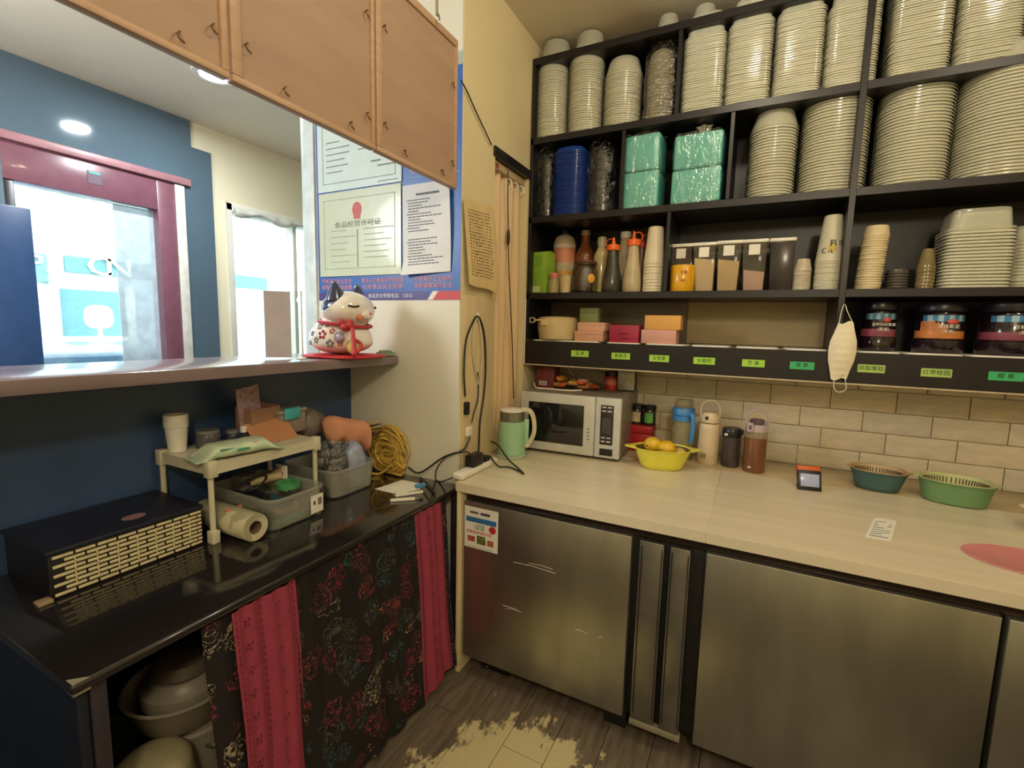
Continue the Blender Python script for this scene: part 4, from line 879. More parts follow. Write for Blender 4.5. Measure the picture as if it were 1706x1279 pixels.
# strainer bowls
def bowl(label, X, Y, rz, rx, ry, h, outer, inner_c, pw=2.4, tp=.78, ears=True, tint=None):
    t = thing('strainer_bowl', label, 'bowl', (X, Y, ZW), rz)
    mo = mat(outer[0], outer[1], .4, var=.04); mi = mat(inner_c[0], inner_c[1], .4, var=.04)
    basin(t, 'outer_bowl', mo, rx, ry, h, tp, pw)
    pr = [(0, .012), (tp*.86, .012), (tp*.92, .02)]+[(tp*.92+(.965-tp*.92)*k/4, .02+(h-.018)*k/4) for k in (1, 2, 3, 4)]+[(1.03, h+.004), (1.05, h+.0055), (1.03, h+.008), (.955, h+.006)]+[(tp*.92+(.955-tp*.92)*k/4-.02, .024+(h-.02)*k/4) for k in (3, 2, 1, 0)]+[(0, .016)]
    MB().lathe(pr, seg=56, sx=rx, sy=ry, pw=pw, cap=False).build('strainer', mi, t)
    md = mat('slot_dark', (84, 60, 34), .6); mb = MB()
    ra, rb = tp*.92-.02, .955-.02; rr = lambda z: ra+(rb-ra)*(z-.024)/(h-.018)-.010
    for k in range(64):
        an = 2*PI*k/64; ca, sa = math.cos(an), math.sin(an); e = 2/pw
        ca, sa = math.copysign(abs(ca)**e, ca), math.copysign(abs(sa)**e, sa)
        p0 = Vector((rx*rr(h*.55)*ca, ry*rr(h*.55)*sa, h*.55)); p1 = Vector((rx*rr(h*.93)*ca, ry*rr(h*.93)*sa, h*.93))
        mb.tube([p0*1.0, p1], .0022, 4)
    o = mb.build('slots', md, t); o['kind'] = 'stuff'
    if ears:
        for s in (-1, 1): MB().prism([(s*rx*.98, -.030), (s*(rx+.016), -.014), (s*(rx+.019), 0), (s*(rx+.016), .014), (s*rx*.98, .030)], h+.001, h+.006, 'Z').build('ear', mi, t, bevel=.0015)
    return t
bowl('dark teal oval bowl with tan slotted strainer, the left one', .525, 2.525, -.10, .100, .082, .083, ('teal_bowl', (66, 98, 98)), ('tan_strainer', (186, 156, 112)))
bowl('green oval bowl with pale green slotted strainer, the middle one', .772, 2.487, -.12, .116, .090, .088, ('green_bowl', (112, 150, 100)), ('pale_green_strainer', (190, 194, 136)), tp=.86)
t = bowl('small green bowl with cream rim at the right edge of the frame', 1.00, 2.215, -.1, .115, .10, .085, ('green_bowl', (112, 150, 100)), ('cream_strainer', (216, 204, 150)), pw=2)
f = MB().sph((0, 0, 0), (.06, .055, .034), 18, 12).build('fruit', mat('red_fruit', (150, 66, 40), .5, var=.1)); f.location = (1.01, 2.215, ZW+.052); tag(f, 'reddish fruit lying in the cream-rimmed bowl at the right edge', 'fruit')
# receipt and pink mat
a, b, c, d = P('Z', ZW, 1441, 895), P('Z', ZW, 1484, 902), P('Z', ZW, 1494, 868), P('Z', ZW, 1456, 863)
ctr = (a+b+c+d)/4
def rc(u, v): q = a.lerp(b, u).lerp(d.lerp(c, u), v); return Vector((q.x, q.y, ZW+.001+.003*math.sin(u*PI)*v))
mb = MB((ctr.x, ctr.y, ZW)); mb.grid(rc, 8, 8); t = tag(mb.build('receipt', M_paper, solid=.0004), 'small crumpled white receipt lying on the worktop', 'receipt')
mb = MB((ctr.x, ctr.y, ZW))
for k in range(8):
    v = .1+.1*k
    mb.add([rc(.12, v)+Vector((0, 0, .0008)), rc(.88-.3*(k % 3 == 1), v)+Vector((0, 0, .0008)), rc(.88-.3*(k % 3 == 1), v+.03)+Vector((0, 0, .0008)), rc(.12, v+.03)+Vector((0, 0, .0008))], [(0, 1, 2, 3)])
mb.build('print_lines', M_grey_ink, t, smooth=False)['kind'] = 'stuff'
pc = P('Z', ZW, 1706, 940)
t = MB().lathe([(0, 0), (.97, 0), (1, .0015), (1, .003), (.975, .0045), (.955, .0035), (0, .0035)], seg=64, sx=.165, sy=.115).build('pink_mat', mat('pink_silicone', (206, 132, 130), .5, var=.04)); t.location = (.795, 1.905, ZW); t.rotation_euler = (0, 0, -.05)
tag(t, 'oval pink mat on the worktop at the right edge of the frame', 'mat')
# ------------------------------------------------------------------ partition poster and papers
yp = YP-.0005
t = thing('poster', 'blue market-supervision poster with certificate pockets on the partition wall', 'poster', (-1.59, YP, 1.595))
O = t.location
x0, x1 = -2.028, -1.158
def pq(name, a, b, z0, z1, dy, m, par=None): return MB(O).box(a, b, yp-dy-.0008, yp-dy, z0, z1).build(name, m, par or t, smooth=False)
pq('sheet', x0, x1, 1.597, 2.612, 0, mat('poster_blue', (58, 104, 184), .35, var=.04))
pq('top_strip', x0, x1, 2.56, 2.612, .0009, mat('poster_pale', (176, 188, 176), .5))
pq('violet_band', x0, -1.33, 1.598, 1.636, .0009, mat('poster_violet', (82, 74, 142), .4))
MB(O).prism([(-1.335, 1.598), (-1.305, 1.598), (-1.275, 1.636), (-1.305, 1.636)], yp-.0019, yp-.0009, 'Y').build('white_slash', M_paper, t, smooth=False)
MB(O).prism([(-1.305, 1.598), (x1, 1.598), (x1, 1.636), (-1.275, 1.636)], yp-.0018, yp-.0009, 'Y').build('red_band', mat('poster_red', (206, 68, 74), .4), t, smooth=False)
M_pkink = mat('pink_ink', (226, 156, 176), .5); M_winkk = mat('white_ink', (226, 228, 236), .5)
def pt(s, x, z, sz, m, sx=1): text(s, sz, 'lettering', m, t, (x-O.x, yp-.0023-O.y, z-O.z), (PI/2, 0, 0), sx)
for i, (x, a, b) in enumerate(((-1.90, '严格落实食品安全', '保障群众身体健康'), (-1.60, '食品从业者诚信守法经营', '杜绝食品安全隐患'), (-1.305, '共建美好卫生城市', '享受健康美好生活'))):
    pt(a, x, 1.690, .0262, M_pkink, 1.0 if i != 1 else .92); pt(b, x, 1.660, .0262, M_pkink, 1.0 if i != 1 else 1.2)
pt('食品安全举报电话：12315', -1.555, 1.617, .0235, M_winkk)
MB(O).lathe([(0, -.001), (.022, -.001), (.022, 0), (0, 0)], T=Matrix.Rotation(PI/2, 3, 'X')).build('round_emblem', M_winkk, t).location = (-1.995-O.x, yp-.0016-O.y, 1.672-O.z)
pt('市场监督管理', -1.33, 2.165, .036, M_winkk); MB(O).box(-1.455, -1.17, yp-.0022, yp-.001, 2.135, 2.139).build('rule', mat('sky_rule', (120, 170, 226), .5), t, smooth=False)
def lines(par, O, rows, m, dy): 
    mb = MB(O)
    for a, b, z, h in rows: mb.add([(a, yp-dy, z), (b, yp-dy, z), (b, yp-dy, z+h), (a, yp-dy, z+h)], [(0, 1, 2, 3)])
    mb.build('print_lines', m, par, smooth=False)['kind'] = 'stuff'
# certificates
random.seed(3)
def cert(label, x0, x1, z0, z1, col, bord):
    c = thing('certificate', label, 'certificate', ((x0+x1)/2, YP-.003, z0)); Oc = c.location
    MB(Oc).box(x0, x1, yp-.006, yp-.002, z0, z1).build('sheet', mat('cert_%d' % col[0], col, .35, var=.02, coat=.3), c, bevel=.0008, seg=1)
    mb = MB(Oc); e = .035; w_ = .004
    for a, b, c0, c1 in ((x0+e, x1-e, z0+e, z0+e+w_), (x0+e, x1-e, z1-e-w_, z1-e), (x0+e, x0+e+w_, z0+e, z1-e), (x1-e-w_, x1-e, z0+e, z1-e)): mb.box(a, b, yp-.0066, yp-.006, c0, c1)
    mb.build('border', mat('border_%d' % bord[0], bord, .5), c, smooth=False)
    return c, Oc
c, Oc = cert('upper pale blue licence certificate, cut diagonally by the wooden boards', -2.012, -1.478, 2.128, 2.52, (206, 222, 220), (128, 156, 154))
rows = [(-1.95, -1.95+random.uniform(.08, .2), 2.215+.028*k, .004) for k in range(6)]+[(-1.74, -1.74+random.uniform(.1, .2), 2.30+.022*k, .004) for k in range(4)]+[(-1.66, -1.60, 2.235, .006), (-1.62, -1.51, 2.212, .005), (-1.62, -1.5, 2.142, .003)]
lines(c, Oc, rows, M_grey_ink, .0068)
MB(Oc).lathe([(0, -.001), (.03, -.001), (.03, 0), (0, 0)], T=Matrix.Rotation(PI/2, 3, 'X')).build('gold_seal', mat('gold_seal', (226, 204, 130), .4), c).location = (-1.80-Oc.x, yp-.0064-Oc.y, 2.43-Oc.z)
c, Oc = cert('lower pale green food licence certificate with a red emblem', -2.010, -1.482, 1.716, 2.122, (200, 210, 184), (164, 180, 160))
lines(c, Oc, [(-1.93, -1.80+.04*math.sin(k*2), 1.785+.03*k, .003) for k in range(6)]+[(-1.71, -1.56+.05*math.sin(k*3), 1.80+.027*k, .0035) for k in range(7)]+[(-1.755, -1.747, 1.76, .178)], mat('green_ink', (150, 166, 146), .6), .0068)
pr = [(.030*math.sin(a), .034*math.cos(a)) for a in [PI*.78*k/9-PI*.0 for k in range(10)]]
pr = [(.02, -.045), (.022, -.026)]+[(.030*math.cos(a), .034*math.sin(a)) for a in [-.45+(PI+.9)*k/14 for k in range(15)]]+[(-.022, -.026), (-.02, -.045)]
MB(Oc).prism([(-1.752+a, 2.03+b) for a, b in pr], yp-.0072, yp-.006, 'Y').build('red_emblem', mat('emblem_red', (196, 84, 84), .5), c, smooth=False)
text('食品经营许可证', .032, 'lettering', mat('cert_ink', (130, 142, 126), .6), c, (-1.752-Oc.x, yp-.0068-Oc.y, 1.962-Oc.z), (PI/2, 0, 0), 1.35)
# white sheet of rules in the right pocket
c = thing('notice_sheet', 'white printed notice sheet with curled lower corner, right of the green certificate', 'paper', (-1.34, YP-.003, 1.70)); Oc = c.location
def ns(u, v):
    x = -1.470+u*.258+.008*math.sin(v*2.6); z = 2.105-.397*v+.012*u*v
    return Vector((x, yp-.010-.010*math.sin(v*3+u)*.6-(.02*max(0, v-.85)/.15*(1-u)), z))
MB(Oc).grid(ns, 14, 20).build('sheet', mat('cool_paper', (222, 224, 226), .6, var=.02), c, solid=.0005)
mb = MB(Oc); random.seed(9)
for k in range(24):
    v = .17+.031*k
    if k in (12, 13): continue
    u0 = .12 if k % 5 else .10; u1 = .35+.55*random.random()
    q = Vector((0, -.0008, 0)); n = 8
    for i in range(n):
        a = u0+(u1-u0)*i/n; b = u0+(u1-u0)*(i+.85)/n
        mb.add([ns(a, v)+q, ns(b, v)+q, ns(b, v+.010)+q, ns(a, v+.010)+q], [(0, 1, 2, 3)])
for a, b in ((.30, .80),):
    for i in range(10):
        u = a+(b-a)*i/10; q = Vector((0, -.0009, 0)); mb.add([ns(u, .105)+q, ns(u+.042, .105)+q, ns(u+.042, .128)+q, ns(u, .128)+q], [(0, 1, 2, 3)])
mb.build('print_lines', mat('sheet_ink', (84, 88, 104), .6), c, smooth=False)['kind'] = 'stuff'
# sheet on the pillar
c = thing('handwritten_sheet', 'yellowed handwritten sheet hanging on the pillar above the coiled cords', 'paper', (XW+.004, 1.94, 1.68)); Oc = c.location
A, B_, C_, D_ = P('X', XW+.01, 772, 331), P('X', XW+.01, 821, 345), P('X', XW+.03, 829, 488), P('X', XW+.03, 782, 473)
def hs(u, v): q = A.lerp(B_, u).lerp(D_.lerp(C_, u), v); return Vector((q.x+.012*math.sin(v*3.1)*u+.003*math.sin(u*9), q.y, q.z-.004*math.sin(u*8)*v))
MB(Oc).grid(hs, 12, 16).build('sheet', mat('old_paper', (214, 190, 138), .7, var=.04), c, solid=.0006)
mb = MB(Oc)
for k in range(22):
    v = .10+.036*k; q = Vector((.0012, 0, 0))
    for i in range(9):
        u = .10+.08*i+.01*math.sin(k*5+i); mb.add([hs(u, v)+q, hs(u+.05+.02*math.sin(i*k), v)+q, hs(u+.05+.02*math.sin(i*k), v+.013)+q, hs(u, v+.013)+q], [(0, 1, 2, 3)])
mb.build('handwriting', mat('brown_ink', (136, 112, 82), .7), c, smooth=False)['kind'] = 'stuff'
# ------------------------------------------------------------------ wooden menu boards over the hatch
XB = -1.15
edges = [(1.252, 1.722, 'farthest, next to the blue poster'), (.765, 1.246, 'middle one, over the cat figurine'), (.26, .759, 'nearest one, mostly above the frame')]
for y0, y1, lab in edges:
    t = thing('wooden_board', 'back of a wooden framed menu board, '+lab, 'board', (XB, (y0+y1)/2, 2.048), group=None); O = t.location
    z0, z1, f = 2.048, 2.622, .028
    for n, a, b, c0, c1 in (('frame_rail', y0, y1, z0, z0+f*.6), ('frame_rail', y0, y1, z1-f, z1), ('frame_stile', y0, y0+f, z0+f*.6+.0003, z1-f-.0003), ('frame_stile', y1-f*.6, y1, z0+f*.6+.0003, z1-f-.0003)):
        MB(O).box(XB-.026, XB, a, b, c0, c1).build(n, M_wood, t, bevel=.003)
    MB(O).box(XB-.016, XB-.008, y0+f*.8, y1-f*.4, z0+f*.4, z1-f*.7).build('hardboard', M_hard, t, smooth=False)
    hk = [(y0+f+.012, z0+.10), (y0+.30*(y1-y0), z0+.045), (y0+.78*(y1-y0), z0+.045), (y1-.035, z0+.10), (y1-.035, z0+.40), (y0+f+.012, z0+.40)]
    for y, z in hk:
        MB(O).tube(spline([(XB-.008, y, z), (XB+.004, y, z+.002), (XB+.006, y-.006, z-.012), (XB+.004, y+.008, z-.018)], 4), .0022, 5).build('turn_hook', mat('brass_hook', (130, 100, 64), .4, .6), t)
c = P('X', XB+.004, 728, 12)
t = thing('hanging_clip', 'pale metal clip at the top edge of the farthest wooden board', 'clip', (XB+.001, c.y, c.z-.03)); 
MB().box(0, .004, -.008, .008, 0, .07).build('plate', mat('pale_clip', (196, 184, 150), .4, .4), t, bevel=.0015)
MB().tube(spline([(.004, 0, .01), (.012, 0, .0), (.014, 0, -.02), (.008, 0, -.03)], 4), .003, 6).build('hook', M_metal, t)
# ------------------------------------------------------------------ bar ledge and panel
t = thing('bar_ledge', 'long dark bar ledge between the kitchen and the street room carrying the cat', 'ledge', (-1.71, .6, 1.295)); O = t.location
MB(O).box(-1.92, -1.50, -1.6, 1.766, 1.296, 1.336).build('ledge_board', mat('ledge_laminate', (132, 116, 118), .22, var=.08, sc_=5, st=(5, .6, 1), coat=.3), t, bevel=.006)
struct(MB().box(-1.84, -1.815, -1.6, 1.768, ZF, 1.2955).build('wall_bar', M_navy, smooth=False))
# plaque stand
t = thing('sign_stand', 'acrylic table sign seen from behind, grey paper inside, left of the cat', 'sign', (-1.655, 1.30, 1.3365), .70)
MB().box(-.095, .0, -.003, .003, .004, .265).build('paper_back', mat('grey_sign_back', (176, 166, 172), .5, var=.04), t, smooth=False)
MB().box(-.105, .045, .0035, .0065, .004, .27).build('acrylic_sheet', M_glass, t, bevel=.001)
MB().box(.040, .045, -.012, .0034, .004, .27).build('acrylic_edge', mat('acrylic_edge', (230, 226, 220), .1, clear=.3), t, bevel=.001)
MB().box(.02, .055, -.03, .02, 0, .0038).build('foot', M_wplast, t, bevel=.001)
# lucky cat
cx_, cy_ = -1.60, 1.525
t = thing('cat_figurine', 'white ceramic cat figurine with navy ears and red cord, sitting on the ledge', 'figurine', (cx_, cy_, 1.3365), math.radians(9))
def cat_mat():
    M = mat('cat_glaze', (234, 228, 220), .15, var=.02, coat=.6); N = M.node_tree.nodes; L = M.node_tree.links; b = N['Principled BSDF']
    src = b.inputs['Base Color'].links[0].from_socket; tc = N.new('ShaderNodeTexCoord'); col = src
    for c, r, k in (((.0, -.085, .235), .058, (52, 58, 92)), ((.02, .085, .235), .046, (52, 58, 92)), ((-.135, -.07, .10), .022, (130, 126, 130))):
        vm = N.new('ShaderNodeVectorMath'); vm.operation = 'DISTANCE'; vm.inputs[1].default_value = c; L.new(tc.outputs['Object'], vm.inputs[0])
        lt = N.new('ShaderNodeMath'); lt.operation = 'LESS_THAN'; lt.inputs[1].default_value = r; L.new(vm.outputs['Value'], lt.inputs[0])
        mx = N.new('ShaderNodeMix'); mx.data_type = 'RGBA'; L.new(lt.outputs[0], mx.inputs[0]); L.new(col, mx.inputs[6]); mx.inputs[7].default_value = lin(k); col = mx.outputs[2]
    L.new(col, b.inputs['Base Color']); return M
M_cat = cat_mat(); M_cnavy = mat('cat_navy', (52, 58, 92), .2, coat=.5)
mb = MB()
mb.sph((-.015, 0, .055), (.138, .126, .115), 36, 22, fn=lambda q: Vector((q.x, q.y, q.z if q.z > 0 else q.z*.47)))
mb.build('body', M_cat, t)
mb = MB(); mb.sph((.022, 0, .192), (.104, .124, .080), 36, 20, fn=lambda q: Vector((q.x, q.y*(1+.08*math.copysign(1, q.x)*abs(q.x)/.1), q.z)))
mb.sph((.118, 0, .172), (.018, .040, .022), 16, 10); mb.build('head', M_cat, t, weld=False)
for s, sz in ((-1, 1.0), (1, 1.0)):
    def ear(u, v, s=s, sz=sz):
        a = u*2*PI; r = (1-v)**.7
        return Vector((.020+.042*r*math.cos(a)*sz-.004*v, s*(.066+.012*v)+.056*r*math.sin(a)*sz, .226+.084*v*sz))
    mb = MB(); mb.grid(ear, 20, 8, closed_u=True); mb.build('ear', M_cnavy, t)
for s in (-1, 1): MB().tube(spline([(.096, s*.096, .207), (.110, s*.076, .203), (.119, s*.056, .207)], 4), .0038, 6).build('closed_eye', M_ink, t)
MB().sph((.136, 0, .178), (.006, .008, .005), 10, 6).build('nose', mat('cat_pink', (214, 120, 110), .4), t)
MB().sph((.112, -.045, .160), (.012, .016, .014), 12, 8).build('mouth_patch', mat('cat_orange', (222, 130, 90), .4), t)
M_cord = mat('red_cord', (186, 54, 60), .6, var=.1, bump=.3, bsc=200); mc = M_cord
q = [(.008+.104*math.cos(a), .112*math.sin(a), .132-.012*math.cos(a)) for a in [2*PI*k/28 for k in range(28)]]
MB().tube(q, .008, 8, closed=True).build('neck_cord', mc, t)
MB().tube(spline([(.09, -.085, .13), (.12, -.105, .105), (.135, -.12, .065), (.15, -.135, .02), (.16, -.15, .006)], 6), .009, 8).build('cord_tail', mc, t)
mb = MB()
for k in range(6): mb.sph((.085+.018*math.cos(k), -.10+.018*math.sin(k), .125+.012*math.sin(2*k)), .015, 10, 8)
mb.build('cord_knot', mc, t, weld=False)
MB().tube(spline([(.12, -.11, .07), (.155, -.10, .055), (.165, -.12, .03), (.15, -.13, .012)], 5), .007, 7).build('tassel', mc, t)
MB().sph((.055, -.105, .075), (.034, .02, .024), 16, 10, T=Matrix.Rotation(-.5, 3, 'Z')).build('paw', mat('cat_mauve', (160, 140, 160), .2, coat=.5), t)
MB().sph((.105, -.075, .04), (.03, .03, .036), 14, 10).build('gold_coin_purse', mat('cat_gold', (214, 186, 110), .3), t)
def flower(x, z, r, m):
    # petals lie on the glazed body
    k = 1
    mb = MB()
    for i in range(5):
        a = 2*PI*i/5+.3; px, pz = x+r*math.cos(a), z+r*math.sin(a); kk = max(.02, 1-((px+.015)/.138)**2-((pz-.055)/.115)**2)
        mb.sph((px, -.126*math.sqrt(kk)-.0004, pz), (r*.62, .003, r*.62), 10, 6)
    mb.build('flower', m, t, weld=False)
M_fr, M_fg, M_fo = mat('petal_red', (170, 76, 78), .4), mat('petal_grey', (120, 116, 120), .4), mat('petal_green', (140, 140, 120), .4)
for x, z, r, m in ((-.015, .085, .013, M_fr), (.022, .050, .012, M_fg), (-.045, .062, .009, M_fo), (-.075, .088, .007, M_fg), (.025, .10, .008, M_fr), (-.04, .118, .009, M_fo), (-.005, .125, .007, M_fg), (.06, .05, .007, M_fr), (-.09, .05, .007, M_fo)): flower(x, z, r, m)
t2 = thing('red_cushion', 'flat red cushion under the cat figurine', 'cushion', (cx_, cy_, 1.3362), math.radians(9))
MB().lathe([(0, 0), (.9, 0), (1, .004), (.99, .009), (.86, .012), (0, .012)], seg=40, sx=.165, sy=.150, pw=3).build('cushion', mat('red_cloth', (196, 40, 50), .7, var=.08), t2)
for ch in t.children: ch.location.z += .0122
# small green plant tray at the end of the ledge
t = thing('succulent_tray', 'shallow green tray with tiny succulents at the far end of the ledge', 'plant', (-1.535, 1.715, 1.3365))
MB().lathe([(0, 0), (.9, 0), (1, .003), (1.05, .016), (1.0, .016), (.93, .006), (0, .006)], seg=28, sx=.045, sy=.038).build('tray', mat('sage_tray', (136, 160, 136), .4), t)
for k in range(7):
    a = k*2.4; r = .010+.022*((k*.43) % 1)
    mb = MB()
    for i in range(6): mb.sph((r*math.cos(a)+.007*math.cos(i*1.05), r*math.sin(a)+.007*math.sin(i*1.05), .012+.004*(i % 2)), (.0045, .0045, .010), 7, 5)
    mb.build('succulent', mat('succulent_green', (120, 142, 110), .6), t, weld=False)
# ------------------------------------------------------------------ black counter
ZL = .765
t = thing('black_counter', 'glossy black counter along the bar with an open cupboard below', 'counter', (-1.47, 1.07, ZF)); O = t.location
M_gl = mat('black_gloss', (34, 31, 32), .10, var=.1, sc_=4, coat=.5, spec=.6)
MB(O).box(-1.812, -1.133, .372, 1.766, ZL-.022, ZL).build('top', M_gl, t, bevel=.007, seg=3)
MB(O).box(-1.812, -1.155, .385, .405, ZF+.001, ZL-.0225).build('end_panel', M_navy if False else mat('dark_navy', (22, 27, 44), .4), t, bevel=.002)
MB(O).box(-1.175, -1.15, .407, .435, ZF+.001, ZL-.0225).build('post', mat('dark_post', (52, 46, 56), .4), t, bevel=.002)
MB(O).box(-1.175, -1.15, 1.735, 1.764, ZF+.001, ZL-.0225).build('post', mat('dark_post', (52, 46, 56), .4), t, bevel=.002)
MB(O).box(-1.812, -1.157, .407, 1.764, .06, .08).build('bottom_board', M_black, t, bevel=.002)
for y in (.372,): MB(O).prism([(-1.137, .376), (-1.165, .376), (-1.137, .404)], ZL-.026, ZL+.001, 'Z').build('corner_cap', mat('worn_cap', (176, 168, 150), .4, .4), t)
# patterned curtain
def emb():
    M = mat('embroidered_cloth', (20, 15, 18), .85, var=.2); N = M.node_tree.nodes; L = M.node_tree.links; b = N['Principled BSDF']
    tc = N.new('ShaderNodeTexCoord'); mp = N.new('ShaderNodeMapping'); mp.inputs['Scale'].default_value = (.02, 1, 1); L.new(tc.outputs['Object'], mp.inputs[0])
    n0 = N.new('ShaderNodeTexNoise'); n0.inputs['Scale'].default_value = 7; L.new(mp.outputs[0], n0.inputs['Vector'])
    mm = N.new('ShaderNodeMix'); mm.data_type = 'RGBA'; mm.inputs[0].default_value = .10; L.new(mp.outputs[0], mm.inputs[6]); L.new(n0.outputs['Color'], mm.inputs[7])
    v = N.new('ShaderNodeTexVoronoi'); v.inputs['Scale'].default_value = 12; v.inputs['Randomness'].default_value = .8; L.new(mm.outputs[2], v.inputs['Vector'])
    n1 = N.new('ShaderNodeTexNoise'); n1.inputs['Scale'].default_value = 26; n1.inputs['Detail'].default_value = 2; n1.inputs['Distortion'].default_value = 1.2; L.new(mp.outputs[0], n1.inputs['Vector'])
    # motif: petal-like contour lines inside each cell
    ml = N.new('ShaderNodeMath'); ml.operation = 'MULTIPLY_ADD'; L.new(n1.outputs['Fac'], ml.inputs[0]); ml.inputs[1].default_value = 1.3; L.new(v.outputs['Distance'], ml.inputs[2])
    fr = N.new('ShaderNodeMath'); fr.operation = 'PINGPONG'; fr.inputs[1].default_value = .13; L.new(ml.outputs[0], fr.inputs[0])
    lt = N.new('ShaderNodeMath'); lt.operation = 'LESS_THAN'; lt.inputs[1].default_value = .026; L.new(fr.outputs[0], lt.inputs[0])
    ins = N.new('ShaderNodeMath'); ins.operation = 'LESS_THAN'; ins.inputs[1].default_value = .52; L.new(v.outputs['Distance'], ins.inputs[0])
    an = N.new('ShaderNodeMath'); an.operation = 'MULTIPLY'; L.new(lt.outputs[0], an.inputs[0]); L.new(ins.outputs[0], an.inputs[1])
    sp = N.new('ShaderNodeSeparateColor'); L.new(v.outputs['Color'], sp.inputs[0])
    rp = N.new('ShaderNodeValToRGB'); e = rp.color_ramp; e.interpolation = 'CONSTANT'
    cols = [(136, 38, 52), (164, 122, 84), (60, 92, 104), (150, 136, 110), (124, 44, 66), (104, 86, 78), (140, 56, 52), (78, 86, 76)]
    e.elements[0].color = lin(cols[0]); e.elements[1].position = .125; e.elements[1].color = lin(cols[1])
    for k in range(2, 8): q = e.elements.new(k*.125); q.color = lin(cols[k])
    L.new(sp.outputs[0], rp.inputs[0])
    # some motifs carry a filled heart
    f1 = N.new('ShaderNodeMath'); f1.operation = 'LESS_THAN'; f1.inputs[1].default_value = .20; L.new(v.outputs['Distance'], f1.inputs[0])
    f2 = N.new('ShaderNodeMath'); f2.operation = 'GREATER_THAN'; f2.inputs[1].default_value = .72; L.new(sp.outputs[1], f2.inputs[0])
    f3 = N.new('ShaderNodeMath'); f3.operation = 'MULTIPLY'; L.new(f1.outputs[0], f3.inputs[0]); L.new(f2.outputs[0], f3.inputs[1])
    f4 = N.new('ShaderNodeMath'); f4.operation = 'MULTIPLY'; f4.inputs[1].default_value = .45; L.new(f3.outputs[0], f4.inputs[0])
    mxm = N.new('ShaderNodeMath'); mxm.operation = 'MAXIMUM'; L.new(an.outputs[0], mxm.inputs[0]); L.new(f4.outputs[0], mxm.inputs[1])
    src = b.inputs['Base Color'].links[0].from_socket
    mx = N.new('ShaderNodeMix'); mx.data_type = 'RGBA'; L.new(mxm.outputs[0], mx.inputs[0]); L.new(src, mx.inputs[6]); L.new(rp.outputs[0], mx.inputs[7])
    L.new(mx.outputs[2], b.inputs['Base Color']); return M
M_emb = emb()
M_red = mat('red_border_cloth', (150, 54, 78), .8, var=.06, sc_=30)
def hang(y0, y1, zb0, zb1, xo=0, amp=.010, fr=50, zt=.738):
    def f(u, v):
        y = y0+(y1-y0)*u; z = zt+(zb0+(zb1-zb0)*u-zt)*v
        return Vector((-1.148+xo+.062*v+amp*math.sin(y*fr)*(.3+.7*v)+.004*math.sin(y*fr*2.3+1), y+.012*math.sin(v*5+y*9)*v, z))
    return f
t = thing('patterned_curtain', 'black embroidered curtain with two red bands under the black counter', 'curtain', (-1.12, 1.1, ZF)); O = t.location
MB(O).grid(hang(.625, .70, -.02, -.02), 8, 24).build('black_cloth', M_emb, t, solid=.0015)
MB(O).grid(hang(.87, 1.44, -.035, -.04), 60, 30).build('black_cloth', M_emb, t, solid=.0015)
MB(O).grid(hang(1.598, 1.648, -.03, -.03, -.004), 6, 24).build('black_cloth', M_emb, t, solid=.0015)
for a, b, b0, b1 in ((.693, .775, -.04, -.04), (.765, .885, -.045, -.045), (1.432, 1.612, -.035, .0)):
    f = hang(a, b, b0, b1, .008, .006, 55)
    q = MB(O).grid(f, 20, 26).build('red_band', M_red, t, solid=.0015)
    mb = MB(O); W2 = Vector((.0022, 0, 0))
    for uu in (.08, .92): 
        for k in range(40): mb.add([f(uu-.012, k/40)+W2, f(uu+.012, k/40)+W2, f(uu+.012, (k+.6)/40)+W2, f(uu-.012, (k+.6)/40)+W2], [(0, 1, 2, 3)])
    for k in range(11):
        v0 = .06+.085*k; c = f(.5, v0)+W2
        for i in range(5):
            a_ = 2*PI*i/5+k; r1, r2 = .004, .013
            d1 = Vector((0, math.cos(a_), math.sin(a_))); d2 = Vector((0, -math.sin(a_), math.cos(a_)))
            mb.add([c+d1*r1-d2*.001, c+d1*r2-d2*.0025, c+d1*r2+d2*.0025, c+d1*r1+d2*.001], [(0, 1, 2, 3)])
    o = mb.build('stitched_motifs', mat('dark_stitch', (84, 24, 34), .8), q, smooth=False); o['kind'] = 'stuff'
# ------------------------------------------------------------------ pots in the open cupboard
M_en = mat('worn_enamel', (150, 142, 124), .4, var=.12, sc_=8); M_al = mat('dull_aluminium', (140, 136, 126), .4, .7, var=.1)
z0 = .0805
t = thing('tall_pot', 'pale tall pot standing at the back of the cupboard, carrying the wide basin', 'pot', (-1.40, .735, z0))
MB().lathe([(0, 0), (.085, 0), (.09, .01), (.09, .22), (.096, .225), (.096, .235), (.09, .24), (.09, .25), (.095, .255), (.088, .262), (0, .262)], seg=36).build('pot_body', M_en, t)
for s in (-1, 1): MB().tube(spline([(s*.088, -.025, .19), (s*.115, -.02, .2), (s*.115, .02, .2), (s*.088, .025, .19)], 4), .005, 6).build('handle', M_al, t)
t = thing('wide_basin', 'wide grey-white enamel basin with rolled rim in the dark cupboard', 'basin', (-1.41, .715, z0+.2625))
MB().lathe([(0, 0), (.10, 0), (.115, .01), (.138, .085), (.148, .094), (.152, .10), (.145, .104), (.134, .09), (.112, .018), (0, .012)], seg=48).build('basin_body', M_en, t)
t = thing('lidded_pot', 'squat dark pot with pale lid band inside the wide basin', 'pot', (-1.41, .715, z0+.2625+.0125))
MB().lathe([(0, 0), (.085, 0), (.1, .02), (.105, .055), (0, .055)], seg=36).build('pot_body', mat('dark_pot', (56, 48, 44), .3, .5), t)
MB().lathe([(0, .0555), (.108, .0555), (.11, .064), (.108, .09), (.085, .105), (.08, .12), (0, .122)], seg=36).build('lid_band', M_en, t)
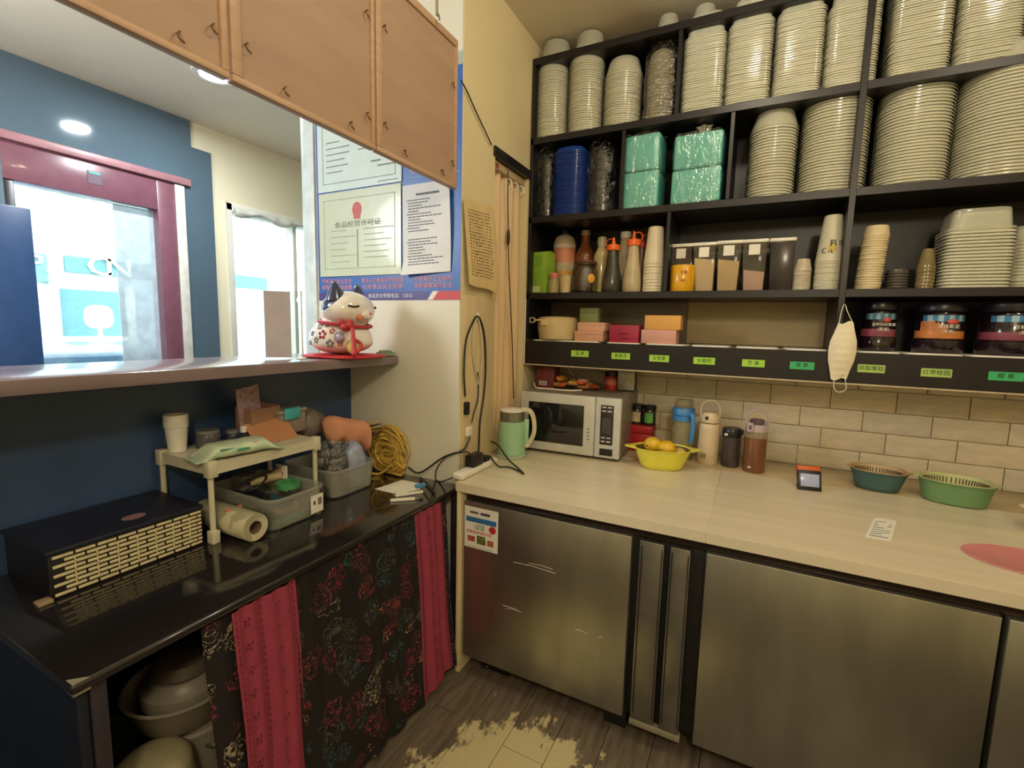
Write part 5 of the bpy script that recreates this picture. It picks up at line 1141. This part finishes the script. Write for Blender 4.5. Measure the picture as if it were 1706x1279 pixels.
MB().lathe([(0, .1225), (.075, .1225), (.08, .13), (.07, .16), (.02, .172), (0, .172)], seg=36).build('upper_bowl', mat('dim_bowl', (104, 94, 80), .4), t)
t = thing('ribbed_basin', 'pale ribbed plastic basin upside down at the bottom of the frame in the cupboard', 'basin', (-1.30, .57, z0), 0)
MB().lathe([(.125, 0), (.13, .004), (.124, .01)]+[(.118-.034*k/18+(.0015 if k % 2 else 0), .012+.25*k/18) for k in range(19)]+[(.072, .275), (.05, .284), (0, .286)], seg=48).build('basin_body', mat('ribbed_plastic', (176, 168, 132), .4), t)
t = thing('steel_pan', 'dim steel pan leaning at the left in the cupboard', 'pan', (-1.56, .54, z0), 0)
MB().lathe([(0, 0), (.09, 0), (.11, .01), (.12, .20), (.124, .204), (.118, .206), (.107, .012), (0, .004)], seg=36).build('pan_body', M_al, t)
# ------------------------------------------------------------------ woven box
bz = ZL+.003
t = thing('woven_box', 'black lidded storage box with cream woven front on the near end of the counter', 'box', (-1.665, .668, ZL)); O = t.location
bx0, bx1, by0, by1, bh = -1.80, -1.532, .482, .856, .118
M_wd = mat('box_black', (24, 24, 32), .45, var=.1)
MB(O).box(bx0, bx1-.004, by0, by1, ZL, ZL+bh).build('box_body', M_wd, t, bevel=.003)
MB(O).box(bx0-.004, bx1+.004, by0-.006, by1+.003, ZL+bh+.0005, ZL+bh+.014).build('lid', mat('lid_black', (26, 30, 48), .5, var=.12), t, bevel=.004)
MB(O).lathe([(0, -.0005), (1, -.0005), (1, .0008), (0, .0012)], (-1.60, .70, ZL+bh+.0142), 24, .022, .030).build('round_mark', mat('rose_mark', (150, 110, 112), .4), t)
MB(O).box(bx1-.02, bx1+.01, by0-.028, by0+.002, ZL+.0005, ZL+.010).build('corner_tab', mat('tan_tab', (160, 140, 112), .5), t, bevel=.002)
M_weave = mat('cream_weave', (214, 200, 158), .5, var=.06, sc_=40)
rows = 9; rh = (bh-.006)/rows; Ls = .047
wm = MB().box(0, .0035, -Ls/2+.0025, Ls/2-.0025, -rh*.30, rh*.30).mesh('weave_strip', M_weave, bevel=.0008, seg=1)
wv = MB().box(0, .0035, -.0016, .0016, -rh*.95, rh*.95).mesh('weave_upright', M_weave, bevel=.0006, seg=1)
for r in range(rows):
    z = ZL+.004+rh*(r+.5); y = by0+.006+Ls*(.5 if r % 2 else .0)
    while y < by1-.004:
        a, b = max(by0+.002, y), min(by1-.002, y+Ls)
        if b-a > .012: put('weave_strip', wm, t, Vector((bx1-.0038, (a+b)/2, z))-O, (0, 0, 0), (1, (b-a)/Ls, 1))
        if b < by1-.01 and 0 < r < rows-1 and r % 2 == 0: put('weave_upright', wv, t, Vector((bx1-.0034, b, z))-O)
        y += Ls
# ------------------------------------------------------------------ two-tier rack
t = thing('plastic_rack', 'cream plastic two-tier rack standing over the storage bins on the black counter', 'rack', (-1.645, 1.075, ZL)); O = t.location
M_rk = mat('cream_rack', (206, 200, 176), .4, var=.03)
rx0, rx1, ry0, ry1, rz = -1.79, -1.497, .866, 1.29, 1.030
mb = MB(O)
mb.box(rx0, rx1, ry0, ry1, rz-.006, rz); mb.box(rx1-.008, rx1, ry0, ry1, rz-.036, rz-.0055); mb.box(rx0, rx0+.008, ry0, ry1, rz-.036, rz-.0055); mb.box(rx0+.0085, rx1-.0085, ry0, ry0+.008, rz-.036, rz-.0055); mb.box(rx0+.0085, rx1-.0085, ry1-.008, ry1, rz-.036, rz-.0055)
mb.build('shelf', M_rk, t, weld=False, smooth=False)
for x in (rx0+.004, rx1-.016):
    for y in (ry0+.010, ry1-.010):
        MB(O).box(x-.0125, x+.0185, y-.0155, y+.0155, rz-.046, rz+.008).build('corner_block', M_rk, t, bevel=.003)
        MB(O).tube([(x, y, ZL+.04), (x, y, rz-.045)], .009, 10).build('leg', M_rk, t)
        MB(O).box(x-.014, x+.017, y-.013, y+.013, ZL, ZL+.042).build('foot', M_rk, t, bevel=.003)
ZR = rz+.0003
c = P('Z', ZR, 292, 742)
for k in range(6):
    q = MB().lathe([(.026, 0), (.038, .088), (.041, .09), (.041, .095), (.036, .093), (.0245, .004), (0, .003)][::1] if False else [(0, .001), (.027, .001), (.034, .085), (.037, .087), (.037, .091), (.033, .090), (.026, .004), (0, .004)], seg=24).build('white_cup', M_wplast)
    q.location = (-1.745, .905, ZR+.0075*k); tag(q, 'white plastic cup in the nested stack at the left end of the rack', 'cup', 'cups stacked at the left end of the rack')
for x, y, r, h, lab in ((-1.72, .995, .040, .062, 'wide clear jar with grey lid next to the cup stack on the rack'), (-1.70, 1.075, .028, .050, 'small dark jar with silver lid in the middle of the rack')):
    t = thing('spice_jar', lab, 'jar', (x, y, ZR))
    MB().lathe([(0, 0), (r*.95, 0), (r, .005), (r, h*.7), (r*.9, h*.8), (0, h*.8)], seg=24).build('jar_body', mat('spice_glass_%d' % int(r*1000), (96, 94, 104) if r > .03 else (64, 66, 82), .12, clear=.2), t)
    MB().lathe([(0, h*.803), (r*.93, h*.803), (r*.95, h*.85), (r*.93, h), (0, h)], seg=24).build('lid', mat('grey_lid', (136, 136, 136), .3, .3), t)
t = thing('tiny_bottle', 'tiny dark bottle with pale cap on the rack behind the wipes', 'bottle', (-1.655, 1.085, ZR))
MB().lathe([(0, 0), (.016, 0), (.018, .004), (.018, .035), (.010, .044), (0, .044)], seg=18).build('body', mat('dark_bottle', (50, 54, 70), .2, coat=.4), t)
MB().lathe([(0, .0445), (.011, .0445), (.011, .066), (0, .067)], seg=18).build('cap', M_wplast, t)
# wipes packet
t = thing('wipes_packet', 'pale green soft packet of wipes lying at the front of the rack', 'packet', (-1.545, .985, ZR), 1.42)
def wp(u, v):
    x = (u-.5)*.25; a = v*2*PI; e = min(1, 5*min(u, 1-u)+.12)
    return Vector((x, .052*math.cos(a)*(1+.06*math.sin(u*22)), .0245*e*(1+math.copysign(abs(math.sin(a))**.7, math.sin(a)))+.002*noise.noise(Vector((u*14, math.cos(a)*3, math.sin(a)*3)))*e+.0015))
MB().grid(lambda u, v: wp(v, u), 28, 30, closed_u=True).build('film', mat('mint_film', (196, 214, 186), .25, var=.05, coat=.4), t)
MB().box(.118, .142, -.045, .045, .002, .008).build('end_seal', mat('mint_seal', (176, 200, 176), .3), t, bevel=.001); MB().box(-.142, -.118, -.045, .045, .002, .008).build('end_seal', mat('mint_seal', (176, 200, 176), .3), t, bevel=.001)
MB().sph((.04, -.045, .030), (.018, .006, .014), 12, 8).build('picture_mark', mat('wipes_pink', (184, 150, 140), .5), t)
MB().box(-.07, -.03, -.0535, -.046, .032, .037).build('green_print', mat('wipes_green', (70, 150, 110), .5), t, smooth=False); MB().box(-.02, .02, -.0545, -.046, .024, .030).build('green_print', mat('wipes_green', (70, 150, 110), .5), t, smooth=False)
# carton, paper, clips box, folder
t = thing('open_carton', 'brown open carton with printed paper sticking out, at the back of the rack', 'carton', (-1.70, 1.185, ZR), .12)
M_kr = mat('kraft', (150, 112, 92), .7, var=.08); mb = MB()
MB().box(-.04, -.037, -.075, .06, 0, .13).build('back_wall', M_kr, t); MB().box(.037, .04, -.075, .06, 0, .12).build('front_wall', M_kr, t)
MB().box(-.0365, .0365, -.075, -.072, 0, .125).build('side_wall', M_kr, t); MB().box(-.0365, .0365, .057, .06, 0, .125).build('side_wall', M_kr, t); MB().box(-.0365, .0365, -.0715, .0565, 0, .003).build('bottom', M_kr, t)
t = tag(MB((-1.70, 1.15, ZR+.004)).box(-1.702, -1.698, 1.10, 1.205, ZR+.004, ZR+.205).build('printed_paper', mat('rosy_print', (178, 152, 158), .6, var=.2, sc_=60), smooth=False), 'rosy printed paper standing in the open carton', 'paper'); t.rotation_euler = (.10, 0, .2)
t = thing('folder_card', 'orange-brown card leaning on the carton at the front of the rack', 'card', (-1.585, 1.165, ZR), 0)
MB().box(-.002, .002, -.075, .10, 0, .105, T=Matrix.Rotation(-.85, 3, 'Y')).build('card', mat('tan_card', (186, 130, 92), .6, var=.05), t, smooth=False)
t = thing('clip_lock_box', 'clear lunch box with a turquoise clip at the right end of the rack', 'box', (-1.715, 1.335, 1.005), .1)
t.location = (-1.70, 1.262, ZR)
MB().box(-.05, .05, -.035, .10, 0, .085).build('box_body', mat('hazy_box', (170, 150, 140), .2, clear=.25), t, bevel=.008)
MB().box(-.054, .054, -.04, .105, .0855, .10).build('lid', mat('hazy_lid', (180, 170, 160), .2, clear=.3), t, bevel=.004)
MB().box(.0545, .062, -.02, .06, .062, .108).build('clip', mat('turquoise', (70, 176, 182), .4), t, bevel=.003)
t = tag(MB().sph((0, 0, 0), (.062, .075, .068), 20, 14, fn=lambda q: q*(1+.14*noise.noise(q*22))).build('plastic_wad', mat('wad_film', (150, 138, 126), .3, clear=.3)), 'crumpled grey plastic wad behind the turquoise-clip box', 'bag'); t.location = (-1.735, 1.44, ZR-.03+.04)
# ------------------------------------------------------------------ bins under and beside the rack
M_bin = mat('hazy_bin', (206, 206, 194), .20, clear=.70, var=.03, coat=.3)
def bin_(label, x0, x1, y0, y1, h):
    t = thing('storage_bin', label, 'bin', ((x0+x1)/2, (y0+y1)/2, ZL)); a, b = (x1-x0)/2, (y1-y0)/2
    pr = [(0, .0005), (.86, .0005), (.90, .006), (.965, h-.012), (1.0, h-.012), (1.005, h-.004), (.99, h), (.95, h-.003), (.885, .009), (.85, .004), (0, .004)]
    MB().lathe(pr, seg=64, sx=a, sy=b, pw=9, cap=False).build('bin_body', M_bin, t)
    return t
t = bin_('clear storage bin with a white barcode label, under the rack, full of tools', -1.755, -1.395, 1.002, 1.232, .118)
MB().box(.174, .1755, .045, .10, .018, .085).build('label', M_paper, t, smooth=False)
for k in range(6): MB().box(.1757, .1762, .076+.003*k, .0775+.003*k, .045, .072).build('bar', M_ink, t, smooth=False)
MB().box(.1757, .1762, .056, .064, .05, .064).build('dark_square', M_ink, t, smooth=False)
b2 = bin_('clear storage bin full of bagged dark bundles, farther along the counter', -1.775, -1.458, 1.325, 1.575, .122)
# contents of the first bin
def inbin(name, label, cat, mb, m, **k): return tag(mb.build(name, m, **k), label, cat)
bc = Vector((-1.575, 1.117, ZL))
t = thing('black_tool', 'black hand tool with curled cable lying in the labelled bin', 'tool', (-1.60, 1.08, ZL+.055))
MB().tube(spline([(-.10, .03, .0), (-.03, .0, .03), (.05, -.02, .05), (.11, -.03, .045)]), .013, 10).build('handle', M_dark, t)
MB().tube(spline([(-.05, -.02, .06), (-.02, .04, .085), (.03, .03, .09), (.05, -.02, .07), (.02, -.05, .055), (-.04, -.05, .05)]), .004, 6).build('cable', M_dark, t)
inbin('blue_pouch', 'dark blue flat pouch in the front of the labelled bin', 'pouch', MB((-1.50, 1.07, ZL+.075)).box(-1.57, -1.43, 1.025, 1.12, ZL+.07, ZL+.085), mat('dark_teal', (40, 78, 92), .4), bevel=.006)
inbin('green_tape', 'roll of green tape on top of the labelled bin contents', 'tape', MB((-1.52, 1.165, ZL+.10)).lathe([(.022, -.01), (.044, -.01), (.044, .01), (.022, .01), (.022, -.01)], (-1.525, 1.165, ZL+.11), 28, cap=False), mat('green_tape', (74, 150, 96), .4))
inbin('cream_tube', 'cream tube lying across the labelled bin', 'tube', MB((-1.60, 1.16, ZL+.1)).tube([(-1.66, 1.11, ZL+.112), (-1.59, 1.19, ZL+.128)], .017, 12), mat('cream_tube', (206, 184, 140), .4))
inbin('wooden_roller', 'brown and cream striped roll sticking up in the labelled bin', 'roll', MB((-1.62, 1.2, ZL+.1)).tube([(-1.655, 1.17, ZL+.105), (-1.60, 1.20, ZL+.145)], .020, 14), mat('striped_roll', (176, 140, 112), .5, var=.2, sc_=20, st=(6, .3, .3)))
inbin('teal_ruler', 'teal strip lying at the bottom of the labelled bin', 'ruler', MB((-1.43, 1.12, ZL+.02)).box(-1.445, -1.425, 1.03, 1.20, ZL+.012, ZL+.03), mat('teal_strip', (70, 160, 140), .4), bevel=.002)
inbin('white_tag', 'pale folded tag lying low in the labelled bin', 'tag', MB((-1.44, 1.1, ZL+.03)).box(-1.47, -1.452, 1.06, 1.15, ZL+.035, ZL+.06), mat('pale_tag', (206, 180, 150), .5), bevel=.002)
inbin('white_card', 'white card standing in the back corner of the labelled bin', 'card', MB((-1.6, 1.215, ZL+.1)).box(-1.63, -1.57, 1.195, 1.199, ZL+.06, ZL+.165), M_paper, bevel=.0008)
inbin('grey_block', 'grey block at the back of the labelled bin', 'block', MB((-1.69, 1.12, ZL+.1)).box(-1.73, -1.67, 1.08, 1.15, ZL+.06, ZL+.135), mat('mid_grey', (112, 108, 112), .5), bevel=.004)
# contents of the second bin
for i, (x, y, r, h) in enumerate(((-1.52, 1.375, .038, .17), (-1.545, 1.435, .036, .19), (-1.60, 1.39, .036, .185))):
    t = thing('foil_bundle', ['dark bundle in shiny film in the second bin, nearest the rack', 'taller dark bundle in shiny film in the second bin, beside the blue bag', 'dark bundle in shiny film in the second bin, at the back'][i], 'bundle', (x, y, ZL+.006))
    MB().lathe([(0, 0), (r, 0), (r*1.02, h*.5), (r*.8, h*.8), (0, h*.82)], seg=20).build('dark_core', mat('dark_bundle', (46, 38, 40), .5, var=.2), t)
    def ff(u, v, r=r, h=h, i=i):
        a = u*2*PI; k = r*(1.08 if v < .6 else (1.08-.5*(v-.6)/.25 if v < .85 else .62+1.4*(v-.85)/.15*.4))
        k *= 1+.18*noise.noise(Vector((math.cos(a)*3+i*5, math.sin(a)*3, v*8)))
        return Vector((k*math.cos(a), k*math.sin(a), .002+h*1.08*v+.012*noise.noise(Vector((math.cos(a)*4, math.sin(a)*4+i, 3)))*v))
    MB().grid(ff, 36, 18, closed_u=True).build('shiny_film', film_mat('crinkle_film', .22, .5, .14, 1.0, 45), t)
def bb(u, v):
    a = u*2*PI; s = (1-abs(max(0, v-.25)/.75)**2.6)**.5*(.82+.18*min(1, v/.25)); n = 1+.10*noise.noise(Vector((math.cos(a)*2, math.sin(a)*2, v*4)))
    return Vector((.060*s*n*math.cos(a), .062*s*n*math.sin(a), .008+.20*v))
t = thing('blue_bag', 'pale blue soft bag standing in the second bin against the rope', 'bag', (-1.545, 1.508, ZL))
MB().grid(bb, 30, 16, closed_u=True).build('bag_body', mat('pale_blue_film', (150, 160, 186), .3, var=.12, sc_=18, st=(3, 3, .6), coat=.3), t)
# orange sack with straws
t = thing('orange_sack', 'soft orange cloth sack lying over the second bin, with drinking straws poking out', 'sack', (-1.625, 1.50, 1.0), 0)
ax0, ax1 = Vector((-1.64, 1.435, 1.045)), Vector((-1.60, 1.625, .985))
def sk(u, v):
    c = ax0.lerp(ax1, v); a = u*2*PI; r = .056*(math.sin(PI*min(.5, v*1.6))**.6)*(1+.03*math.sin(v*9))+.001; n = 1+.10*noise.noise(Vector((math.cos(a)*2, math.sin(a)*2, v*5)))
    flap = max(0, -math.sin(a))*.030*(1+.5*math.sin(v*14))
    return c+Vector((r*n*math.cos(a)+flap*.3, 0, r*n*math.sin(a)*.85-flap))
MB(t.location).grid(sk, 28, 16, closed_u=True).build('cloth', mat('orange_cloth', (208, 146, 116), .8, var=.06), t, solid=.0015)
M_s1, M_s2 = mat('yellow_straw', (200, 170, 70), .4), mat('black_straw', (50, 42, 34), .4)
random.seed(5)
for k in range(14):
    a = k*.9; q = Vector((.026*math.cos(a)*((k % 4+1)/4), 0, .026*math.sin(a)*((k % 3+1)/3)))
    p0 = ax1+q-(ax1-ax0)*.12; p1 = p0+Vector((.02+.02*random.random(), .10, -.010+.015*random.random()))
    MB(t.location).tube([p0, p1], .0032, 6).build('straw', [M_s1, M_s2][k % 2], t)
# yellow rope
def rope():
    mb = MB((-1.53, 1.73, ZL)); random.seed(11)
    pts = []
    for k in range(26):
        cz = .955+.035*math.sin(k*.9)-.0035*k*.9; w_ = .060+.03*random.random(); hh = .030+.06*random.random(); cx = -1.535+.025*math.sin(k*1.7); y0 = 1.715+.028*random.random()
        for j in range(12):
            a = 2*PI*j/12
            pts.append(Vector((cx+w_*math.cos(a), min(1.757, y0+.008*math.sin(a*2+k)), max(ZL+.008, cz-.02+hh*math.sin(a)-(.035*(k % 3)) ))))
    mb.tube(spline(pts, 3), .0062, 6); mb.tube(spline([pts[-1], Vector((-1.50, 1.71, ZL+.05)), Vector((-1.55, 1.69, ZL+.0065)), Vector((-1.60, 1.66, ZL+.0065))], 6), .0062, 6)
    return mb
tag(rope().build('yellow_rope', mat('yellow_rope', (206, 170, 76), .7, var=.15, sc_=60, bump=.3, bsc=300)), 'tangled hank of yellow rope heaped against the partition wall', 'rope')
# stapler-like white tools and paper by the wall
t = thing('white_clamp', 'white plastic sealing clamp with blue grip lying by the end of the counter', 'clamp', (-1.26, 1.545, ZL), .95)
MB().box(-.06, .06, -.010, .010, .0, .012).build('lower_arm', M_wplast, t, bevel=.003); MB().box(-.055, .05, -.008, .012, .013, .026, T=Matrix.Rotation(-.12, 3, 'Y')).build('upper_arm', M_wplast, t, bevel=.003)
MB().box(.03, .075, -.009, .013, .020, .034, T=Matrix.Rotation(-.12, 3, 'Y')).build('blue_grip', mat('grip_blue', (70, 140, 200), .4), t, bevel=.003)
t = thing('white_pen', 'white slim knife in front of the white clamp on the black counter', 'knife', (-1.235, 1.475, ZL), .75)
MB().box(-.05, .05, -.007, .007, .0, .012).build('grip', M_wplast, t, bevel=.004); MB().box(.0505, .068, -.005, .005, .002, .008).build('blade', M_metal, t, bevel=.001)
mb = MB((-1.37, 1.60, ZL)); mb.grid(lambda u, v: Vector((-1.43+.13*u+.02*v, 1.52+.16*v, ZL+.0012+.006*math.sin(u*4)*math.sin(v*3))), 8, 8)
tag(mb.build('white_tissue', M_paper, solid=.0005), 'thin white tissue under the rope at the far end of the counter', 'tissue')
# film roll in its bag
t = thing('film_roll', 'roll of cling film in a clear bag beside the rack foot', 'roll', (-1.54, .945, ZL), 0)
Tx = Matrix.Rotation(PI/2, 3, 'Y'); zc = .050
MB().lathe([(.022, -.135), (.044, -.135), (.046, -.13), (.046, .135), (.044, .14), (.022, .14), (.022, -.135)], (0, 0, zc), 36, T=Tx, cap=False).build('roll', mat('cling_film', (206, 198, 166), .3, var=.04, coat=.3), t)
MB().lathe([(.0205, -.134), (.0218, -.134), (.0218, .139), (.0205, .139), (.0205, -.134)], (0, 0, zc), 28, T=Tx, cap=False).build('card_core', mat('core_card', (120, 100, 84), .7), t)
def fb(u, v):
    a = u*2*PI; k = .049+.006*noise.noise(Vector((math.cos(a)*2, math.sin(a)*2, v*6)))+(.004 if v > .9 else 0)
    return Vector((-.15+.33*v, k*math.cos(a)*1.05+(.012*v*v), max(.0008, zc+k*math.sin(a))))
MB().grid(fb, 32, 16, closed_u=True).build('clear_bag', M_film, t)
MB().prism([(.0, -.030), (.0, .028), (.075, .008)], .098, .0995, 'Z', T=Matrix.Rotation(.25, 3, 'Y')).build('orange_label', mat('orange_tag', (226, 140, 100), .5), t)
# ------------------------------------------------------------------ cords on the pillar, power strip, curtain of the niche
t = thing('power_strip', 'white power strip at the left end of the worktop with a black adapter', 'power strip', (-1.10, 1.83, ZW), 0)
MB().box(-.028, .028, -.16, .16, 0, .030).build('strip_body', M_wplast, t, bevel=.010, seg=3)
MB().box(-.026, .022, -.06, .03, .0305, .085).build('adapter', mat('black_adapter', (30, 27, 32), .3), t, bevel=.006)
MB().box(-.02, .02, .05, .10, .0305, .055).build('plug', M_dark, t, bevel=.006)
xc = XW+.012
def cord(name, label, pts, r, m): return tag(MB(pts[0]).tube(spline(pts, 7), r, 7).build(name, m), label, 'cable')
def px(x, y, d=0): return P('X', xc+d, x, y)
cord('looped_cable', 'black cord hanging in a long loop from the white pillar hook', [px(775, 660), px(773, 620), px(776, 570), px(786, 540), px(795, 527), px(803, 540), px(808, 570), px(809, 620), px(806, 660), px(800, 700), px(798, 740), px(797, 760)], .0045, M_cord if False else mat('dark_cord', (30, 30, 22), .5))
cord('pale_cable', 'pale cord looped beside the black one on the pillar hook', [px(797, 640), px(789, 600), px(788, 560), px(794, 530), px(800, 545), px(803, 590), px(800, 640), px(796, 700)], .004, mat('pale_cord', (206, 196, 170), .5))
t = thing('cord_hook', 'small white hook holding the looped cords on the pillar', 'hook', tuple(px(796, 524, -.012+.006)))
MB().lathe([(0, -.012), (.010, -.012), (.010, .006), (0, .008)], T=Matrix.Rotation(PI/2, 3, 'Y'), seg=16).build('plate', M_wplast, t)
c = px(777, 680); t = thing('connector', 'black appliance connector at the end of the looped cord', 'connector', (xc, c.y, c.z-.03), 0)
MB().box(-.010, .012, -.014, .014, 0, .06).build('body', M_dark, t, bevel=.005)
c = px(781, 718); t = thing('wall_switch', 'small white wall socket low on the pillar above the power strip', 'socket', (XW+.006, c.y, c.z), 0)
MB().box(0, .014, -.022, .022, -.022, .022).build('socket_body', M_wplast, t, bevel=.004)
cord('socket_cable', 'thin black cord running up the pillar from the white socket', [px(786, 704, .008), px(789, 690), px(794, 672), px(797, 655), px(796, 620)], .003, mat('dark_cord', (30, 30, 22), .5))
q = P('Z', ZL+.005, 672, 790)
cord('counter_cable', 'black cord running from the black counter up to the white socket', [Vector((-1.42, 1.735, ZL+.045)), P('Y', 1.74, 700, 787), P('Y', 1.75, 738, 762), px(770, 750), px(779, 738, .01), px(783, 728, .012)], .0042, mat('dark_cord', (30, 30, 22), .5))
cord('adapter_cable', 'black cord from the adapter dropping in a loop onto the black counter', [Vector((-1.10, 1.79, ZW+.088)), Vector((-1.12, 1.775, ZW+.10)), px(772, 753, .03), P('Y', 1.745, 745, 760), P('Y', 1.73, 728, 780), P('Z', ZL+.006, 726, 798), P('Z', ZL+.006, 735, 802), P('Y', 1.72, 750, 797), px(768, 790, .035)], .003, mat('dark_cord', (30, 30, 22), .5))
cord('loose_cable', 'black cord lying from under the rope to the counter edge', [P('Z', ZL+.006, 700, 795), P('Z', ZL+.006, 716, 810), P('Z', ZL+.006, 725, 823)], .0035, mat('dark_cord', (30, 30, 22), .5))
cord('kettle_cable', 'black kettle cord bent in a sharp loop on the worktop', [Vector((-1.085, 1.935, ZW+.045)), P('Z', ZW+.012, 830, 776), P('Z', ZW+.006, 848, 778), P('Z', ZW+.006, 868, 786), P('Z', ZW+.006, 872, 789), P('Z', ZW+.006, 866, 782), P('Y', 2.0, 848, 766), P('Y', 2.02, 830, 742), P('Y', 2.04, 818, 735)], .0042, mat('dark_cord', (30, 30, 22), .5))
cord('wall_wire', 'thin dark wire running down the yellow wall from the poster to the dark header', [px(768, 134), px(778, 152), px(795, 190), px(812, 226), px(819, 242)], .003, mat('dark_cord', (30, 30, 22), .5))
# folding curtain in the niche
t = thing('niche_curtain', 'beige vertical folding curtain hanging in the niche left of the shelf', 'curtain', (-1.21, 2.25, ZW)); O = t.location
def fc(u, v):
    y = 2.078+.335*u
    return Vector((-1.205+.016*math.sin(u*2*PI*4.5)+.004*math.sin(v*4+u*20), y, ZW+.004+(2.245-ZW)*v))
MB(O).grid(fc, 72, 10).build('pleats', mat('beige_vinyl', (216, 186, 142), .45, var=.04, sc_=5, st=(3, 3, .4)), t, solid=.002)
MB(O).box(-1.235, -1.175, 2.078, 2.42, 2.246, 2.284).build('top_rail', mat('rail_beige', (196, 170, 132), .5), t, bevel=.003)
for k in range(3):
    y = 2.24+.07*k; MB(O).tube(spline([(-1.185, y, 2.24), (-1.165, y, 2.225), (-1.165, y, 2.20), (-1.18, y, 2.195)], 4), .0045, 7).build('rail_hook', M_wplast, t)
MB(O).box(-1.176, -1.173, 2.08, 2.12, 2.25, 2.272).build('rust_mark', mat('rust', (140, 80, 50), .7), t, smooth=False)
c = [P('X', -1.168, 847, 262), P('X', -1.168, 846, 330), P('X', -1.168, 847, 378), P('X', -1.168, 848, 450), P('X', -1.168, 853, 560), P('X', -1.168, 856, 664)]
t = thing('switch_wire', 'thin black wire with an inline switch hanging down the beige curtain', 'wire', tuple(c[-1])); O = t.location
MB(O).tube(spline(c, 6), .0028, 6).build('wire', M_dark, t)
m_ = (c[2]+c[3])/2; MB(O).sph(P('X', -1.168, 847, 395), (.008, .010, .045), 12, 10).build('inline_switch', M_dark, t)
